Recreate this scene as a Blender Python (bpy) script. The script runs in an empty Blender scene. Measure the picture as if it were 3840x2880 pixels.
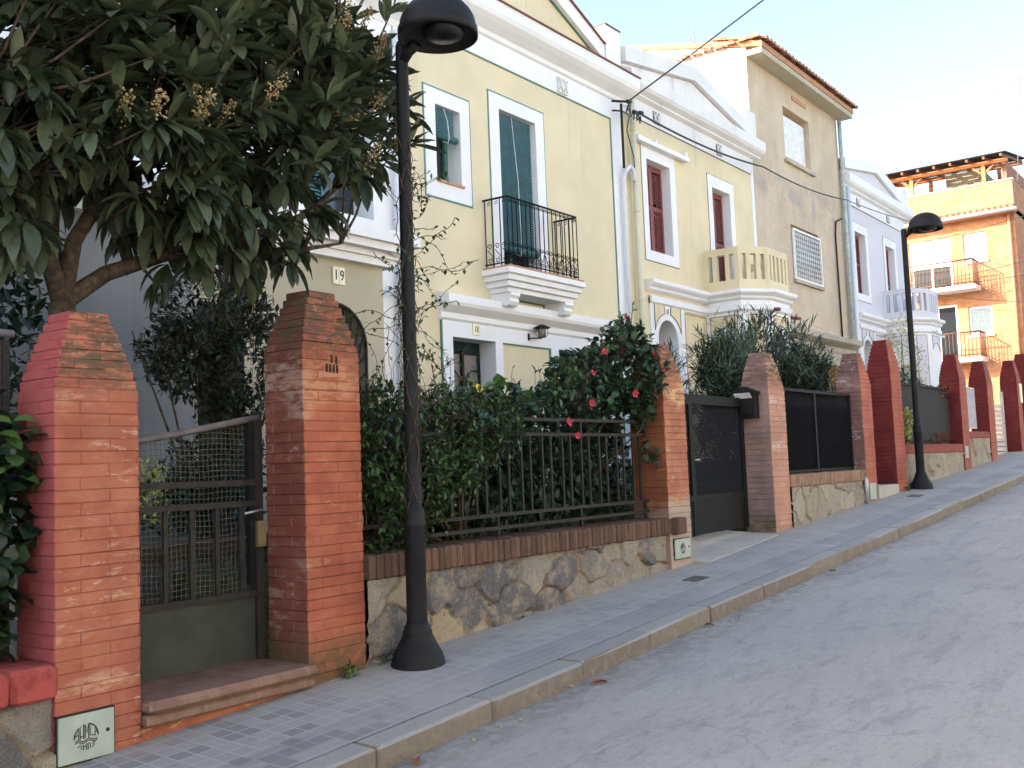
import bpy, math, random
from mathutils import Vector, Matrix, noise as mnoise

# ---------------------------------------------------------------- camera, sky, sun, exposure
scn = bpy.context.scene
COL = scn.collection
rad = math.radians
cam_d = bpy.data.cameras.new("camera"); cam = bpy.data.objects.new("camera", cam_d); COL.objects.link(cam)
PITCH, ROLL, YAW = rad(4.72), rad(2.2), rad(36.9)
fw = Vector((math.cos(PITCH)*math.cos(YAW), math.cos(PITCH)*math.sin(YAW), math.sin(PITCH)))
r0 = Vector((math.sin(YAW), -math.cos(YAW), 0)); u0 = r0.cross(fw)
rt = math.cos(ROLL)*r0 - math.sin(ROLL)*u0
up = math.cos(ROLL)*u0 + math.sin(ROLL)*r0
cam.matrix_world = Matrix(((rt.x, up.x, -fw.x, 0), (rt.y, up.y, -fw.y, 0), (rt.z, up.z, -fw.z, 0), (0, 0, 0, 1)))
cam_d.sensor_width = 36; cam_d.lens = 3850/3840*36; cam_d.clip_start = .05; cam_d.clip_end = 2000
scn.camera = cam

SUN_EL, SUN_DIR = rad(25), Vector((-.75, .66, 0)).normalized()      # direction towards the sun
w = bpy.data.worlds.new("World"); scn.world = w; w.use_nodes = True
nt = w.node_tree; bg = nt.nodes["Background"]
sky = nt.nodes.new("ShaderNodeTexSky"); sky.sky_type = 'NISHITA'; sky.sun_disc = False
sky.sun_elevation = SUN_EL; sky.sun_rotation = math.atan2(SUN_DIR.x, SUN_DIR.y)
sky.air_density = 1.0; sky.dust_density = 3.0; sky.ozone_density = .7
nt.links.new(sky.outputs[0], bg.inputs[0]); bg.inputs[1].default_value = .15
sl = bpy.data.lights.new("sun", 'SUN'); sl.energy = 2.7; sl.angle = rad(.5); sl.color = (1, .93, .82)
sun = bpy.data.objects.new("sun", sl); COL.objects.link(sun)
sv = Vector((SUN_DIR.x*math.cos(SUN_EL), SUN_DIR.y*math.cos(SUN_EL), math.sin(SUN_EL)))
sun.rotation_euler = sv.to_track_quat('Z', 'Y').to_euler(); sun.location = sv*60
vs = scn.view_settings; vs.view_transform = 'Standard'; vs.look = 'None'; vs.gamma = 1; vs.use_curve_mapping = False
vs.exposure = 2.0

# ---------------------------------------------------------------- mesh helpers
class MB:
    def __init__(s): s.v = []; s.f = []; s.m = []; s.r = []; s.sm = []
    def quad(s, *p, m=0, r=.5, sm=False):
        n = len(s.v); s.v.extend([tuple(q) for q in p]); s.f.append(tuple(range(n, n+len(p)))); s.m.append(m); s.r.append(r); s.sm.append(sm)
    def box(s, x0, x1, y0, y1, z0, z1, m=0, r=.5):
        n = len(s.v)
        s.v += [(x0,y0,z0),(x1,y0,z0),(x1,y1,z0),(x0,y1,z0),(x0,y0,z1),(x1,y0,z1),(x1,y1,z1),(x0,y1,z1)]
        for q in ((0,3,2,1),(4,5,6,7),(0,1,5,4),(1,2,6,5),(2,3,7,6),(3,0,4,7)):
            s.f.append(tuple(n+i for i in q)); s.m.append(m); s.r.append(r); s.sm.append(False)
        return s
    def hexa(s, b, t, m=0, r=.5):                 # 4 bottom points, 4 top points, any shape
        n = len(s.v); s.v += [tuple(p) for p in b]+[tuple(p) for p in t]
        for q in ((0,3,2,1),(4,5,6,7),(0,1,5,4),(1,2,6,5),(2,3,7,6),(3,0,4,7)):
            s.f.append(tuple(n+i for i in q)); s.m.append(m); s.r.append(r); s.sm.append(False)
        return s
    def rbox(s, x0, x1, y0, y1, z0, z1, b=.006, m=0, r=.5, j=0, rng=random):   # box with chamfered edges, slight jitter
        def jj(): return rng.uniform(-j, j) if j else 0
        n = len(s.v)
        zs = ((z0, b), (z0+b, 0), (z1-b, 0), (z1, b))
        for z, i in zs:
            ring = [(x0+b+i,y0+i),(x1-b-i,y0+i),(x1-i,y0+b+i),(x1-i,y1-b-i),(x1-b-i,y1-i),(x0+b+i,y1-i),(x0+i,y1-b-i),(x0+i,y0+b+i)]
            for (x, y) in ring: s.v.append((x+jj(), y+jj(), z+jj()*.5))
        def add(f): s.f.append(tuple(n+i for i in f)); s.m.append(m); s.r.append(r); s.sm.append(False)
        add(range(7, -1, -1)); add(range(24, 32))
        for k in range(3):
            for i in range(8): add((k*8+i, k*8+(i+1) % 8, (k+1)*8+(i+1) % 8, (k+1)*8+i))
        return s
    def prism(s, pts, axis, d0, d1, m=0, r=.5):   # pts 2D polygon; axis 'y': (x,z), 'x': (y,z), 'z': (x,y)
        def P(a, b, d): return {'y': (a, d, b), 'x': (d, a, b), 'z': (a, b, d)}[axis]
        n = len(s.v); k = len(pts)
        s.v += [P(a, b, d0) for a, b in pts]+[P(a, b, d1) for a, b in pts]
        s.f.append(tuple(n+i for i in range(k))); s.f.append(tuple(n+k+i for i in range(k-1, -1, -1)))
        for i in range(k): s.f.append((n+i, n+k+i, n+k+(i+1) % k, n+(i+1) % k))
        for _ in range(k+2): s.m.append(m); s.r.append(r); s.sm.append(False)
        return s
    def tube(s, pts, rr, n=8, m=0, r=.5, cap=True, sm=True):
        pts = [Vector(p) for p in pts]
        if not isinstance(rr, (list, tuple)): rr = [rr]*len(pts)
        b = len(s.v); ref = None
        for i, p in enumerate(pts):
            t = (pts[min(i+1, len(pts)-1)]-pts[max(i-1, 0)])
            if t.length < 1e-9: t = Vector((0, 0, 1))
            t.normalize()
            if ref is None: ref = Vector((1, 0, 0)) if abs(t.x) < .8 else Vector((0, 1, 0))
            u = (ref-t*ref.dot(t)); 
            if u.length < 1e-6: u = t.orthogonal()
            u.normalize(); ref = u; v = t.cross(u)
            for k in range(n):
                a = 2*math.pi*k/n; q = p+(u*math.cos(a)+v*math.sin(a))*rr[i]; s.v.append(tuple(q))
        for i in range(len(pts)-1):
            for k in range(n):
                s.f.append((b+i*n+k, b+i*n+(k+1) % n, b+(i+1)*n+(k+1) % n, b+(i+1)*n+k)); s.m.append(m); s.r.append(r); s.sm.append(sm)
        if cap:
            s.f.append(tuple(b+k for k in range(n-1, -1, -1))); e = b+(len(pts)-1)*n
            s.f.append(tuple(e+k for k in range(n)))
            for _ in (0, 1): s.m.append(m); s.r.append(r); s.sm.append(False)
        return s
    def lathe(s, c, prof, n=28, m=0, sm=True, sc=(1, 1)):       # prof list of (r,z) about a vertical axis at c
        b = len(s.v)
        for (r_, z) in prof:
            for k in range(n):
                a = 2*math.pi*k/n; s.v.append((c[0]+r_*math.cos(a)*sc[0], c[1]+r_*math.sin(a)*sc[1], c[2]+z))
        for i in range(len(prof)-1):
            for k in range(n):
                s.f.append((b+i*n+k, b+i*n+(k+1) % n, b+(i+1)*n+(k+1) % n, b+(i+1)*n+k)); s.m.append(m); s.r.append(.5); s.sm.append(sm)
        return s
    def leaf(s, p, d, nrm, L, W, bend=.3, fold=.25, r=.5, segs=3, m=0):
        p = Vector(p); d = Vector(d).normalized(); nrm = Vector(nrm); nrm = (nrm-d*nrm.dot(d))
        if nrm.length < 1e-5: nrm = d.orthogonal()
        nrm.normalize(); side = d.cross(nrm); b = len(s.v)
        prof = {1: (1, 1), 2: (.15, 1, .1), 3: (.12, .9, .95, .06), 4: (.12, .75, 1, .8, .05), 5: (.1, .6, .95, 1, .7, .04)}[segs]
        c = p.copy(); dd = d.copy()
        for i in range(segs+1):
            w = prof[i]*W*.5
            n2 = dd.cross(side)*-1
            s.v.append(tuple(c+side*w+n2*w*fold*2)); s.v.append(tuple(c)); s.v.append(tuple(c-side*w+n2*w*fold*2))
            c = c+dd*(L/segs)
            dd = (dd+Vector((0, 0, -1))*bend/segs).normalized()
        for i in range(segs):
            a = b+i*3
            for (q0, q1) in ((0, 1), (1, 2)):
                s.f.append((a+q0, a+q1, a+3+q1, a+3+q0)); s.m.append(m); s.r.append(r); s.sm.append(True)
    def ico(s, c, R, m=0, r=.5, sq=1):
        t = .85065*R; u = .52573*R; n = len(s.v); c = Vector(c)
        for v in ((-u,t,0),(u,t,0),(-u,-t,0),(u,-t,0),(0,-u,t),(0,u,t),(0,-u,-t),(0,u,-t),(t,0,-u),(t,0,u),(-t,0,-u),(-t,0,u)):
            s.v.append((c.x+v[0], c.y+v[1], c.z+v[2]*sq))
        for f in ((0,11,5),(0,5,1),(0,1,7),(0,7,10),(0,10,11),(1,5,9),(5,11,4),(11,10,2),(10,7,6),(7,1,8),(3,9,4),(3,4,2),(3,2,6),(3,6,8),(3,8,9),(4,9,5),(2,4,11),(6,2,10),(8,6,7),(9,8,1)):
            s.f.append(tuple(n+i for i in f)); s.m.append(m); s.r.append(r); s.sm.append(True)
    def build(s, name, mats, parent=None, origin=None):
        me = bpy.data.meshes.new(name)
        if origin is not None: ox, oy, oz = origin; vv = [(x-ox, y-oy, z-oz) for x, y, z in s.v]
        else: vv = s.v
        me.from_pydata(vv, [], s.f)
        if not isinstance(mats, (list, tuple)): mats = [mats]
        for mt in mats: me.materials.append(mt)
        me.polygons.foreach_set('material_index', s.m); me.polygons.foreach_set('use_smooth', s.sm)
        at = me.attributes.new('rnd', 'FLOAT', 'FACE'); at.data.foreach_set('value', s.r)
        me.update()
        o = bpy.data.objects.new(name, me); COL.objects.link(o)
        if origin is not None: o.location = origin
        if parent is not None:
            o.parent = parent
            if origin is None: o.matrix_parent_inverse = Matrix.Identity(4); o.location = tuple(-c for c in parent.location) if parent.type == 'EMPTY' else (0, 0, 0)
            else: o.location = tuple(a-b for a, b in zip(origin, parent.location))
        return o

def tag(o, label=None, cat=None, group=None, kind=None):
    if label: o['label'] = label
    if cat: o['category'] = cat
    if group: o['group'] = group
    if kind: o['kind'] = kind
    return o
def thing(name, loc, label, cat, group=None):
    o = bpy.data.objects.new(name, None); o.empty_display_size = .2; COL.objects.link(o); o.location = loc
    return tag(o, label, cat, group)
def copy_tree(o, parent=None):
    c = o.copy(); COL.objects.link(c); c.parent = parent
    for ch in list(o.children): copy_tree(ch, c)
    return c
def box(name, mat, parent, *a): return MB().box(*a).build(name, mat, parent)

# ---------------------------------------------------------------- materials
class NT:
    def __init__(s, name, rough=.8, spec=.3):
        s.m = bpy.data.materials.new(name); s.m.use_nodes = True; s.t = s.m.node_tree; s.b = s.t.nodes["Principled BSDF"]
        s.b.inputs['Roughness'].default_value = rough; s.b.inputs['Specular IOR Level'].default_value = spec
    def n(s, typ, **k):
        x = s.t.nodes.new('ShaderNode'+typ)
        for a, b in k.items():
            if hasattr(x, a): setattr(x, a, b)
        return x
    def l(s, a, b): s.t.links.new(a, b)
    def pos(s, scale=(1, 1, 1), obj=False):
        if obj: src = s.n('TexCoord').outputs['Object']
        else: src = s.n('NewGeometry').outputs['Position']
        if tuple(scale) == (1, 1, 1): return src
        mp = s.n('Mapping'); mp.inputs['Scale'].default_value = scale; s.l(src, mp.inputs[0]); return mp.outputs[0]
    def noise(s, scale, detail=4, rough=.55, vec=None, dist=0):
        x = s.n('TexNoise'); x.inputs['Scale'].default_value = scale; x.inputs['Detail'].default_value = detail
        x.inputs['Roughness'].default_value = rough; x.inputs['Distortion'].default_value = dist
        s.l(vec if vec is not None else s.pos(), x.inputs['Vector']); return x.outputs['Fac']
    def ramp(s, fac, a, b):
        x = s.n('MapRange'); x.inputs['From Min'].default_value = a; x.inputs['From Max'].default_value = b
        x.interpolation_type = 'SMOOTHSTEP'
        s.l(fac, x.inputs['Value']); return x.outputs[0]
    def mul(s, a, b, op='MULTIPLY'):
        x = s.n('Math'); x.operation = op
        for i, q in enumerate((a, b)):
            if isinstance(q, (int, float)): x.inputs[i].default_value = q
            else: s.l(q, x.inputs[i])
        return x.outputs[0]
    def mix(s, fac, a, b):
        x = s.n('Mix'); x.data_type = 'RGBA'
        if isinstance(fac, (int, float)): x.inputs['Factor'].default_value = fac
        else: s.l(fac, x.inputs['Factor'])
        for nm, q in (('A', a), ('B', b)):
            k = [i for i in x.inputs if i.name == nm and i.type == 'RGBA'][0]
            if isinstance(q, (tuple, list)): k.default_value = (*q[:3], 1)
            else: s.l(q, k)
        return [o for o in x.outputs if o.type == 'RGBA'][0]
    def sep(s, v):
        x = s.n('SeparateXYZ'); s.l(v, x.inputs[0]); return x.outputs
    def comb(s, a, b, c=0):
        x = s.n('CombineXYZ')
        for i, q in enumerate((a, b, c)):
            if isinstance(q, (int, float)): x.inputs[i].default_value = q
            else: s.l(q, x.inputs[i])
        return x.outputs[0]
    def col(s, c):
        if isinstance(c, (tuple, list)): s.b.inputs['Base Color'].default_value = (*c[:3], 1)
        else: s.l(c, s.b.inputs['Base Color'])
    def bump(s, h, st=.3, d=.01, prev=None):
        x = s.n('Bump'); x.inputs['Strength'].default_value = st; x.inputs['Distance'].default_value = d
        s.l(h, x.inputs['Height'])
        if prev is not None: s.l(prev, x.inputs['Normal'])
        s.l(x.outputs[0], s.b.inputs['Normal']); return x.outputs[0]

def stucco(name, c, var=.1, grime=(.3, .27, .22), g=.25, grain=160, streak=True, bump=.25):
    t = NT(name, .9, .2)
    n1 = t.noise(1.3, 5); n2 = t.noise(grain, 2)
    a = t.mix(t.ramp(n1, .3, .7), tuple(x*(1-var) for x in c), tuple(min(.9, x*(1+var*.4)) for x in c))
    if streak:
        st = t.noise(1, 5, .6, vec=t.pos((5, 5, .45)))
        a = t.mix(t.mul(t.ramp(st, .56, .8), g), a, tuple(x*y**.4 for x, y in zip(c, grime)))
        sp = t.noise(9, 6, .7)
        a = t.mix(t.mul(t.ramp(sp, .66, .8), g*.6), a, grime)
    t.col(a); t.bump(n2, bump, .003); return t.m

def plain(name, c, rough=.6, spec=.4, metal=0, var=.12, sc=12, bump=.0):
    t = NT(name, rough, spec); n = t.noise(sc, 5)
    t.col(t.mix(t.ramp(n, .3, .75), tuple(x*(1-var) for x in c), tuple(min(.95, x*(1+var)) for x in c)))
    t.b.inputs['Metallic'].default_value = metal
    if bump: t.bump(t.noise(sc*12, 3), bump, .002)
    return t.m

def brick_paint(name, c1, c2, joint, row=.066, width=.30, z0=0, wear=.3, wearc=(.52, .30, .13), lich=(.09, .07, .045), top=None, plaster=None, moss=None, rough=.85, msize=.0035, white=0, bumpk=.5, spread=.35, far_tex=False):
    t = NT(name, rough, .25)
    x, y, z = t.sep(t.pos())
    if far_tex:
        v = t.comb(t.mul(x, y, 'ADD'), z)
        b = t.n('TexBrick'); t.l(v, b.inputs['Vector']); b.inputs['Scale'].default_value = 1
        b.inputs['Brick Width'].default_value = width; b.inputs['Row Height'].default_value = row
        b.inputs['Mortar Size'].default_value = msize; b.inputs['Mortar Smooth'].default_value = .4
        b.inputs['Color1'].default_value = (0, 0, 0, 1); b.inputs['Color2'].default_value = (1, 1, 1, 1); b.inputs['Mortar'].default_value = (.5, .5, .5, 1)
        bcol = b.outputs['Color']; bfac = b.outputs['Fac']
    else:                # courses are modelled; each carries its parity and tone in 'rnd'
        at = t.n('Attribute'); at.attribute_name = 'rnd'; par = t.mul(at.outputs['Fac'], .5, 'GREATER_THAN')
        u = t.mul(t.mul(t.mul(x, y, 'ADD'), 1/width), t.mul(par, .5), 'ADD'); fr = t.mul(u, 1, 'FRACT'); di = t.mul(t.mul(fr, -.5, 'ADD'), 0, 'ABSOLUTE')
        bfac = t.ramp(di, .5-msize*1.5/width, .5-msize*.4/width)
        wn0 = t.n('TexWhiteNoise'); wn0.noise_dimensions = '2D'; t.l(t.comb(t.mul(u, 0, 'FLOOR'), at.outputs['Fac']), wn0.inputs['Vector']); bcol = wn0.outputs['Value']
    var = t.mul(t.mul(bcol, spread), t.mul(t.ramp(t.noise(5, 5), .3, .7), 1-spread*.6), 'ADD')
    a = t.mix(var, c1, c2)
    big = t.noise(2.2, 6, .6)
    a = t.mix(t.mul(t.ramp(big, .44, .66), .45), a, tuple(q*.6 for q in c1)); a = t.mix(t.mul(t.ramp(t.noise(3.3, 5, .6), .55, .7), .35), a, tuple(min(.8, q*1.25+.03) for q in c2))
    # chips and efflorescence, stretched along the courses
    wn = t.noise(9, 8, .72, vec=t.pos((1, 1, 3.2))); wn2 = t.noise(1.7, 3, .5, vec=t.pos((1, 1, 2.2)))
    wf = t.mul(t.ramp(wn, .54, .62), t.ramp(wn2, .52, .64))
    a = t.mix(t.mul(wf, wear*2.2), a, wearc)
    bd = t.noise(1, 4, .6, vec=t.pos((.8, .8, 2.6))); a = t.mix(t.mul(t.mul(t.ramp(bd, .56, .66), t.ramp(wn, .40, .56)), wear*1.9), a, tuple(min(.8, q*1.15) for q in wearc))
    fl = t.noise(38, 5, .8, vec=t.pos((1, 1, 1.6))); a = t.mix(t.mul(t.mul(t.ramp(fl, .66, .70), t.ramp(wn2, .38, .55)), wear*2), a, (.60, .46, .26))
    jn = t.ramp(t.noise(14, 4), .35, .6)
    a = t.mix(t.mul(bfac, t.mul(t.mul(jn, .45), .2, 'ADD')), a, joint)
    if white:
        wn = t.noise(16, 6, .65, vec=t.pos((1, 1, 2))); a = t.mix(t.mul(t.mul(t.ramp(wn, .55, .66), t.ramp(t.noise(2.5, 2), .45, .6)), white), a, (.6, .56, .52))
    if plaster:           # (z top, colour, amount): cement render left over the lower bricks
        edge = t.mul(z, t.mul(t.noise(5, 4), .35), 'ADD')
        pf = t.mul(t.ramp(edge, plaster[0]+.26, plaster[0]+.16), plaster[2]); a = t.mix(pf, a, plaster[1])
    if top:               # (z start, z end): lichen on the weathered cap courses
        lf = t.mul(t.ramp(t.noise(9, 8, .75, vec=t.pos((1, 1, 3.4))), .40, .56), t.ramp(z, top[0], top[1]))
        a = t.mix(t.mul(lf, .92), a, lich)
        cr = t.mul(t.ramp(t.noise(30, 6, .7), .62, .7), t.ramp(z, top[0], top[1])); a = t.mix(t.mul(cr, .7), a, (.45, .40, .33))
    if moss:
        mf = t.mul(t.ramp(t.noise(7, 6, .7), .30, .55), t.ramp(z, moss, moss-.25)); a = t.mix(t.mul(mf, .75), a, (.07, .075, .03))
    t.col(a)
    p = t.bump(bfac, bumpk, -.004); t.bump(t.mul(t.noise(60, 6, .75), wn, 'ADD'), .8, .006, p)
    return t.m

def stone_wall(name, pale=False):
    t = NT(name, .92, .2); tn = t.n('Attribute'); tn.attribute_name = 'tone'; mo = t.n('Attribute'); mo.attribute_name = 'mortar'
    if pale: A, B, C, Mo = (.27, .24, .19), (.38, .335, .26), (.33, .28, .21), (.30, .25, .185)
    else: A, B, C, Mo = (.115, .112, .115), (.27, .245, .205), (.36, .29, .19), (.40, .25, .125)
    a = t.mix(t.ramp(tn.outputs['Fac'], .1, .6), A, B); a = t.mix(t.ramp(tn.outputs['Fac'], .82, .88), a, C)
    a = t.mix(t.mul(t.ramp(t.noise(6, 8, .75), .46, .62), .6), a, tuple(q*1.1 for q in C))
    a = t.mix(t.mul(t.ramp(t.noise(17, 8, .8), .54, .66), .7), a, (.085, .08, .078))
    mf = t.mul(mo.outputs['Fac'], t.ramp(t.noise(10, 6, .7), .30, .52)); a = t.mix(t.mul(mf, .85), a, t.mix(t.ramp(t.noise(1.7, 3), .42, .6), tuple(q*.45 for q in Mo), Mo))
    gr = t.noise(110, 3, .85); a = t.mix(t.mul(t.ramp(gr, .54, .64), .6), a, (.05, .047, .045)); a = t.mix(t.mul(t.ramp(gr, .42, .34), .45), a, tuple(min(.8, q*1.9) for q in B))
    st = t.noise(1, 6, .7, vec=t.pos((7, 7, 1))); a = t.mix(t.mul(t.ramp(st, .52, .72), .4), a, (.16, .13, .10))
    t.col(a); p = t.bump(t.noise(28, 9, .8), .9, .014); t.bump(gr, .4, .004, p); return t.m

def leafmat(name, c, c2, rough=.45, spec=.5, trans=.25, vein=False):
    t = NT(name, rough, spec); at = t.n('Attribute'); at.attribute_name = 'rnd'; at.attribute_type = 'GEOMETRY'
    a = t.mix(at.outputs['Fac'], c, c2)
    a = t.mix(t.mul(t.ramp(t.noise(25, 3), .45, .75), .35), a, tuple(q*.6 for q in c))
    t.col(a)
    if vein: t.bump(t.noise(60, 2), .25, .003)
    tr = t.n('BsdfTranslucent'); t.l(a, tr.inputs[0]); mx = t.n('MixShader'); mx.inputs[0].default_value = trans
    out = [n for n in t.t.nodes if n.type == 'OUTPUT_MATERIAL'][0]
    t.l(t.b.outputs[0], mx.inputs[1]); t.l(tr.outputs[0], mx.inputs[2]); t.l(mx.outputs[0], out.inputs[0])
    return t.m

M = {}
M['cream'] = stucco('cream_stucco', (.70, .605, .405), .07, g=.4)
M['cream17'] = stucco('warm_cream_stucco', (.71, .61, .40), .07, g=.42)
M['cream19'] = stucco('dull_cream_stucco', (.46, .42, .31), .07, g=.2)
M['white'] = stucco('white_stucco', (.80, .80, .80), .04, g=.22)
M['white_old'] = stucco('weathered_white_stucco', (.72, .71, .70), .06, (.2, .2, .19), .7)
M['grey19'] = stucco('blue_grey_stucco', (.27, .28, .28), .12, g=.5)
M['lilac'] = stucco('lilac_stucco', (.64, .62, .66), .03, g=.12)
M['beige'] = None
def beige():
    t = NT('scored_beige_render', .9, .2); x, y, z = t.sep(t.pos()); v = t.comb(x, z)
    b = t.n('TexBrick'); t.l(v, b.inputs['Vector']); b.inputs['Scale'].default_value = 1; b.inputs['Brick Width'].default_value = 1.1; b.inputs['Row Height'].default_value = .42
    b.inputs['Mortar Size'].default_value = .006; b.inputs['Mortar Smooth'].default_value = .3
    n1 = t.noise(1.1, 6, .6); a = t.mix(t.ramp(n1, .35, .7), (.50, .40, .29), (.60, .50, .37))
    a = t.mix(t.mul(b.outputs['Fac'], .35), a, (.75, .66, .5))
    # soot and run-off marks below the window and along the middle band
    st = t.noise(1, 6, .7, vec=t.pos((4, 4, .5))); a = t.mix(t.mul(t.ramp(st, .5, .78), .5), a, (.30, .26, .22))
    band = t.mul(t.ramp(z, 5.2, 5.8), t.ramp(z, 6.7, 5.9)); a = t.mix(t.mul(t.mul(t.ramp(t.noise(2.4, 6, .65), .45, .62), band), .6), a, (.33, .31, .30))
    t.col(a); p = t.bump(b.outputs['Fac'], .3, .004); t.bump(t.noise(110, 3), .25, .003, p); return t.m
M['beige'] = beige()
M['ledge_old'] = stucco('stained_cornice', (.47, .42, .34), .2, (.06, .055, .045), 1.6)
M['green_line'] = plain('green_line_paint', (.09, .22, .18), .6)
M['pinkline'] = plain('pale_pink_line', (.50, .40, .36), .8)
M['dark_line'] = plain('dark_line_paint', (.16, .12, .10), .7)
M['blind'] = plain('teal_blind', (.038, .125, .155), .5, .4, var=.12, sc=8)
M['blind_dark'] = plain('dark_green_roll', (.02, .09, .08), .55)
M['darkdoor'] = plain('dark_green_door', (.010, .03, .027), .6, .2)
M['cord'] = plain('white_cord', (.75, .75, .72), .6)
M['maroon'] = plain('maroon_shutter', (.22, .055, .05), .55, .4, var=.2)
M['terra'] = plain('terracotta_tile', (.50, .26, .15), .8, .25, var=.25, sc=20)
M['redline'] = plain('red_brown_capping', (.22, .09, .07), .8)
M['iron'] = plain('black_iron', (.009, .010, .010), .65, .18, var=.3, sc=30)
M['lamp'] = plain('black_lamp_paint', (.010, .010, .011), .6, .22, var=.35, sc=9, bump=.25)
M['lampglass'] = plain('lamp_diffuser', (.014, .016, .015), .3, .4, var=.5, sc=14)
M['gatepaint'] = plain('grey_brown_steel', (.028, .025, .021), .65, .2, var=.25, sc=18)
M['gatesheet'] = plain('dark_grey_sheet', (.042, .046, .038), .65, .25, var=.2, sc=5)
M['darkglass'] = plain('dark_window_glass', (.02, .025, .03), .12, .6)
M['frosted'] = plain('patterned_glass', (.22, .19, .16), .35, .5, var=.5, sc=90, bump=.6)
M['darkint'] = plain('dark_interior', (.02, .018, .016), .9)
M['pipewhite'] = plain('white_pipe', (.66, .68, .72), .45, .4, var=.03)
M['pipecream'] = plain('cream_pipe', (.62, .58, .42), .5, var=.04)
M['pipegrey'] = plain('grey_pipe', (.45, .50, .48), .5, var=.2)
M['cable'] = plain('black_cable', (.04, .04, .045), .6)
M['mesh_black'] = plain('black_mesh', (.018, .018, .02), .6)
M['reed'] = plain('reed_screen', (.035, .033, .031), .9, var=.4, sc=40)
M['bark'] = plain('bark', (.075, .055, .04), .9, .2, var=.5, sc=22, bump=.6)
M['twig'] = plain('green_brown_twig', (.10, .10, .05), .8, var=.3)
M['ochre_wood'] = plain('ochre_garage_wood', (.36, .19, .05), .7, var=.3, sc=6)
M['shutter_white'] = plain('white_roller_shutter', (.78, .79, .82), .5)
M['paper'] = plain('white_paper', (.8, .8, .8), .7)
M['plate'] = plain('meter_cover_paint', (.36, .41, .35), .6, .3, var=.12, sc=6)
M['ink'] = plain('dark_ink', (.05, .045, .06), .6)
M['numplate'] = plain('cream_number_tile', (.78, .74, .52), .3, .5)
M['rooftile'] = plain('old_roof_tile', (.36, .19, .12), .85, .2, var=.5, sc=9, bump=.3)
M['whiteframe'] = plain('white_window_frame', (.8, .8, .8), .4)
M['metal'] = plain('galvanised_metal', (.42, .43, .44), .4, .5, metal=.6)
M['brass'] = plain('old_brass', (.30, .24, .12), .45, .5, metal=.5)
M['petal'] = plain('red_petal', (.42, .035, .055), .6, .3, var=.4)
M['petal_y'] = plain('yellow_petal', (.75, .45, .03), .6)
M['panicle'] = leafmat('cream_blossom', (.30, .21, .09), (.52, .42, .22), .8, .2, .2)
M['loquat'] = leafmat('loquat_leaf', (.022, .036, .018), (.120, .150, .075), .42, .45, .18, True)
M['jasmine'] = leafmat('jasmine_leaf', (.014, .036, .012), (.080, .165, .038), .38, .5, .2)
M['hibiscus'] = leafmat('hibiscus_leaf', (.012, .036, .018), (.050, .110, .040), .45, .4, .15)
M['oleander'] = leafmat('oleander_leaf', (.030, .055, .032), (.09, .14, .08), .5, .4, .15)
M['clipped'] = leafmat('clipped_hedge_leaf', (.018, .034, .014), (.055, .085, .035), .6, .3, .15)
M['fresh'] = leafmat('fresh_leaf', (.04, .10, .025), (.13, .24, .05), .5, .4, .3)
M['gardenleaf'] = leafmat('garden_leaf', (.010, .026, .013), (.036, .068, .027), .5, .4, .15)  # darkened so the undergrowth's shade below the hibiscus sits in the leaf colour
M['deadleaf'] = leafmat('dead_leaf', (.16, .035, .02), (.30, .10, .04), .7, .3, .1)
M['yellowleaf'] = leafmat('yellow_green_leaf', (.35, .36, .08), (.5, .5, .15), .7, .3, .1)
M['litter'] = leafmat('leaf_crumbs', (.10, .07, .04), (.42, .38, .14), .8, .2, .1)
M['stone'] = stone_wall('rubble_stone')
M['stone_pale'] = stone_wall('pale_rubble_stone', True)

def coping_mat(name, c1, c2, stain=(.05, .045, .03), amt=.6):
    t = NT(name, .9, .2); at = t.n('Attribute'); at.attribute_name = 'rnd'
    a = t.mix(at.outputs['Fac'], c1, c2)
    a = t.mix(t.mul(t.ramp(t.noise(11, 7, .7), .42, .7), amt), a, stain)
    a = t.mix(t.mul(t.ramp(t.noise(1, 5, .7, vec=t.pos((40, 40, 3))), .6, .75), .4), a, (.42, .36, .27))
    t.col(a); t.bump(t.noise(45, 7, .7), .6, .006); return t.m
M['coping'] = coping_mat('weathered_brick_coping', (.085, .050, .034), (.16, .09, .062))
M['coping_pale'] = coping_mat('pale_brick_coping', (.26, .15, .10), (.33, .21, .14), (.10, .08, .055), .6)
M['coping_red'] = coping_mat('red_painted_coping', (.30, .055, .045), (.36, .075, .06), (.15, .03, .025), .7)
M['coping_dull'] = coping_mat('dull_red_coping', (.25, .07, .05), (.29, .085, .06), (.12, .035, .03), .5)

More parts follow.
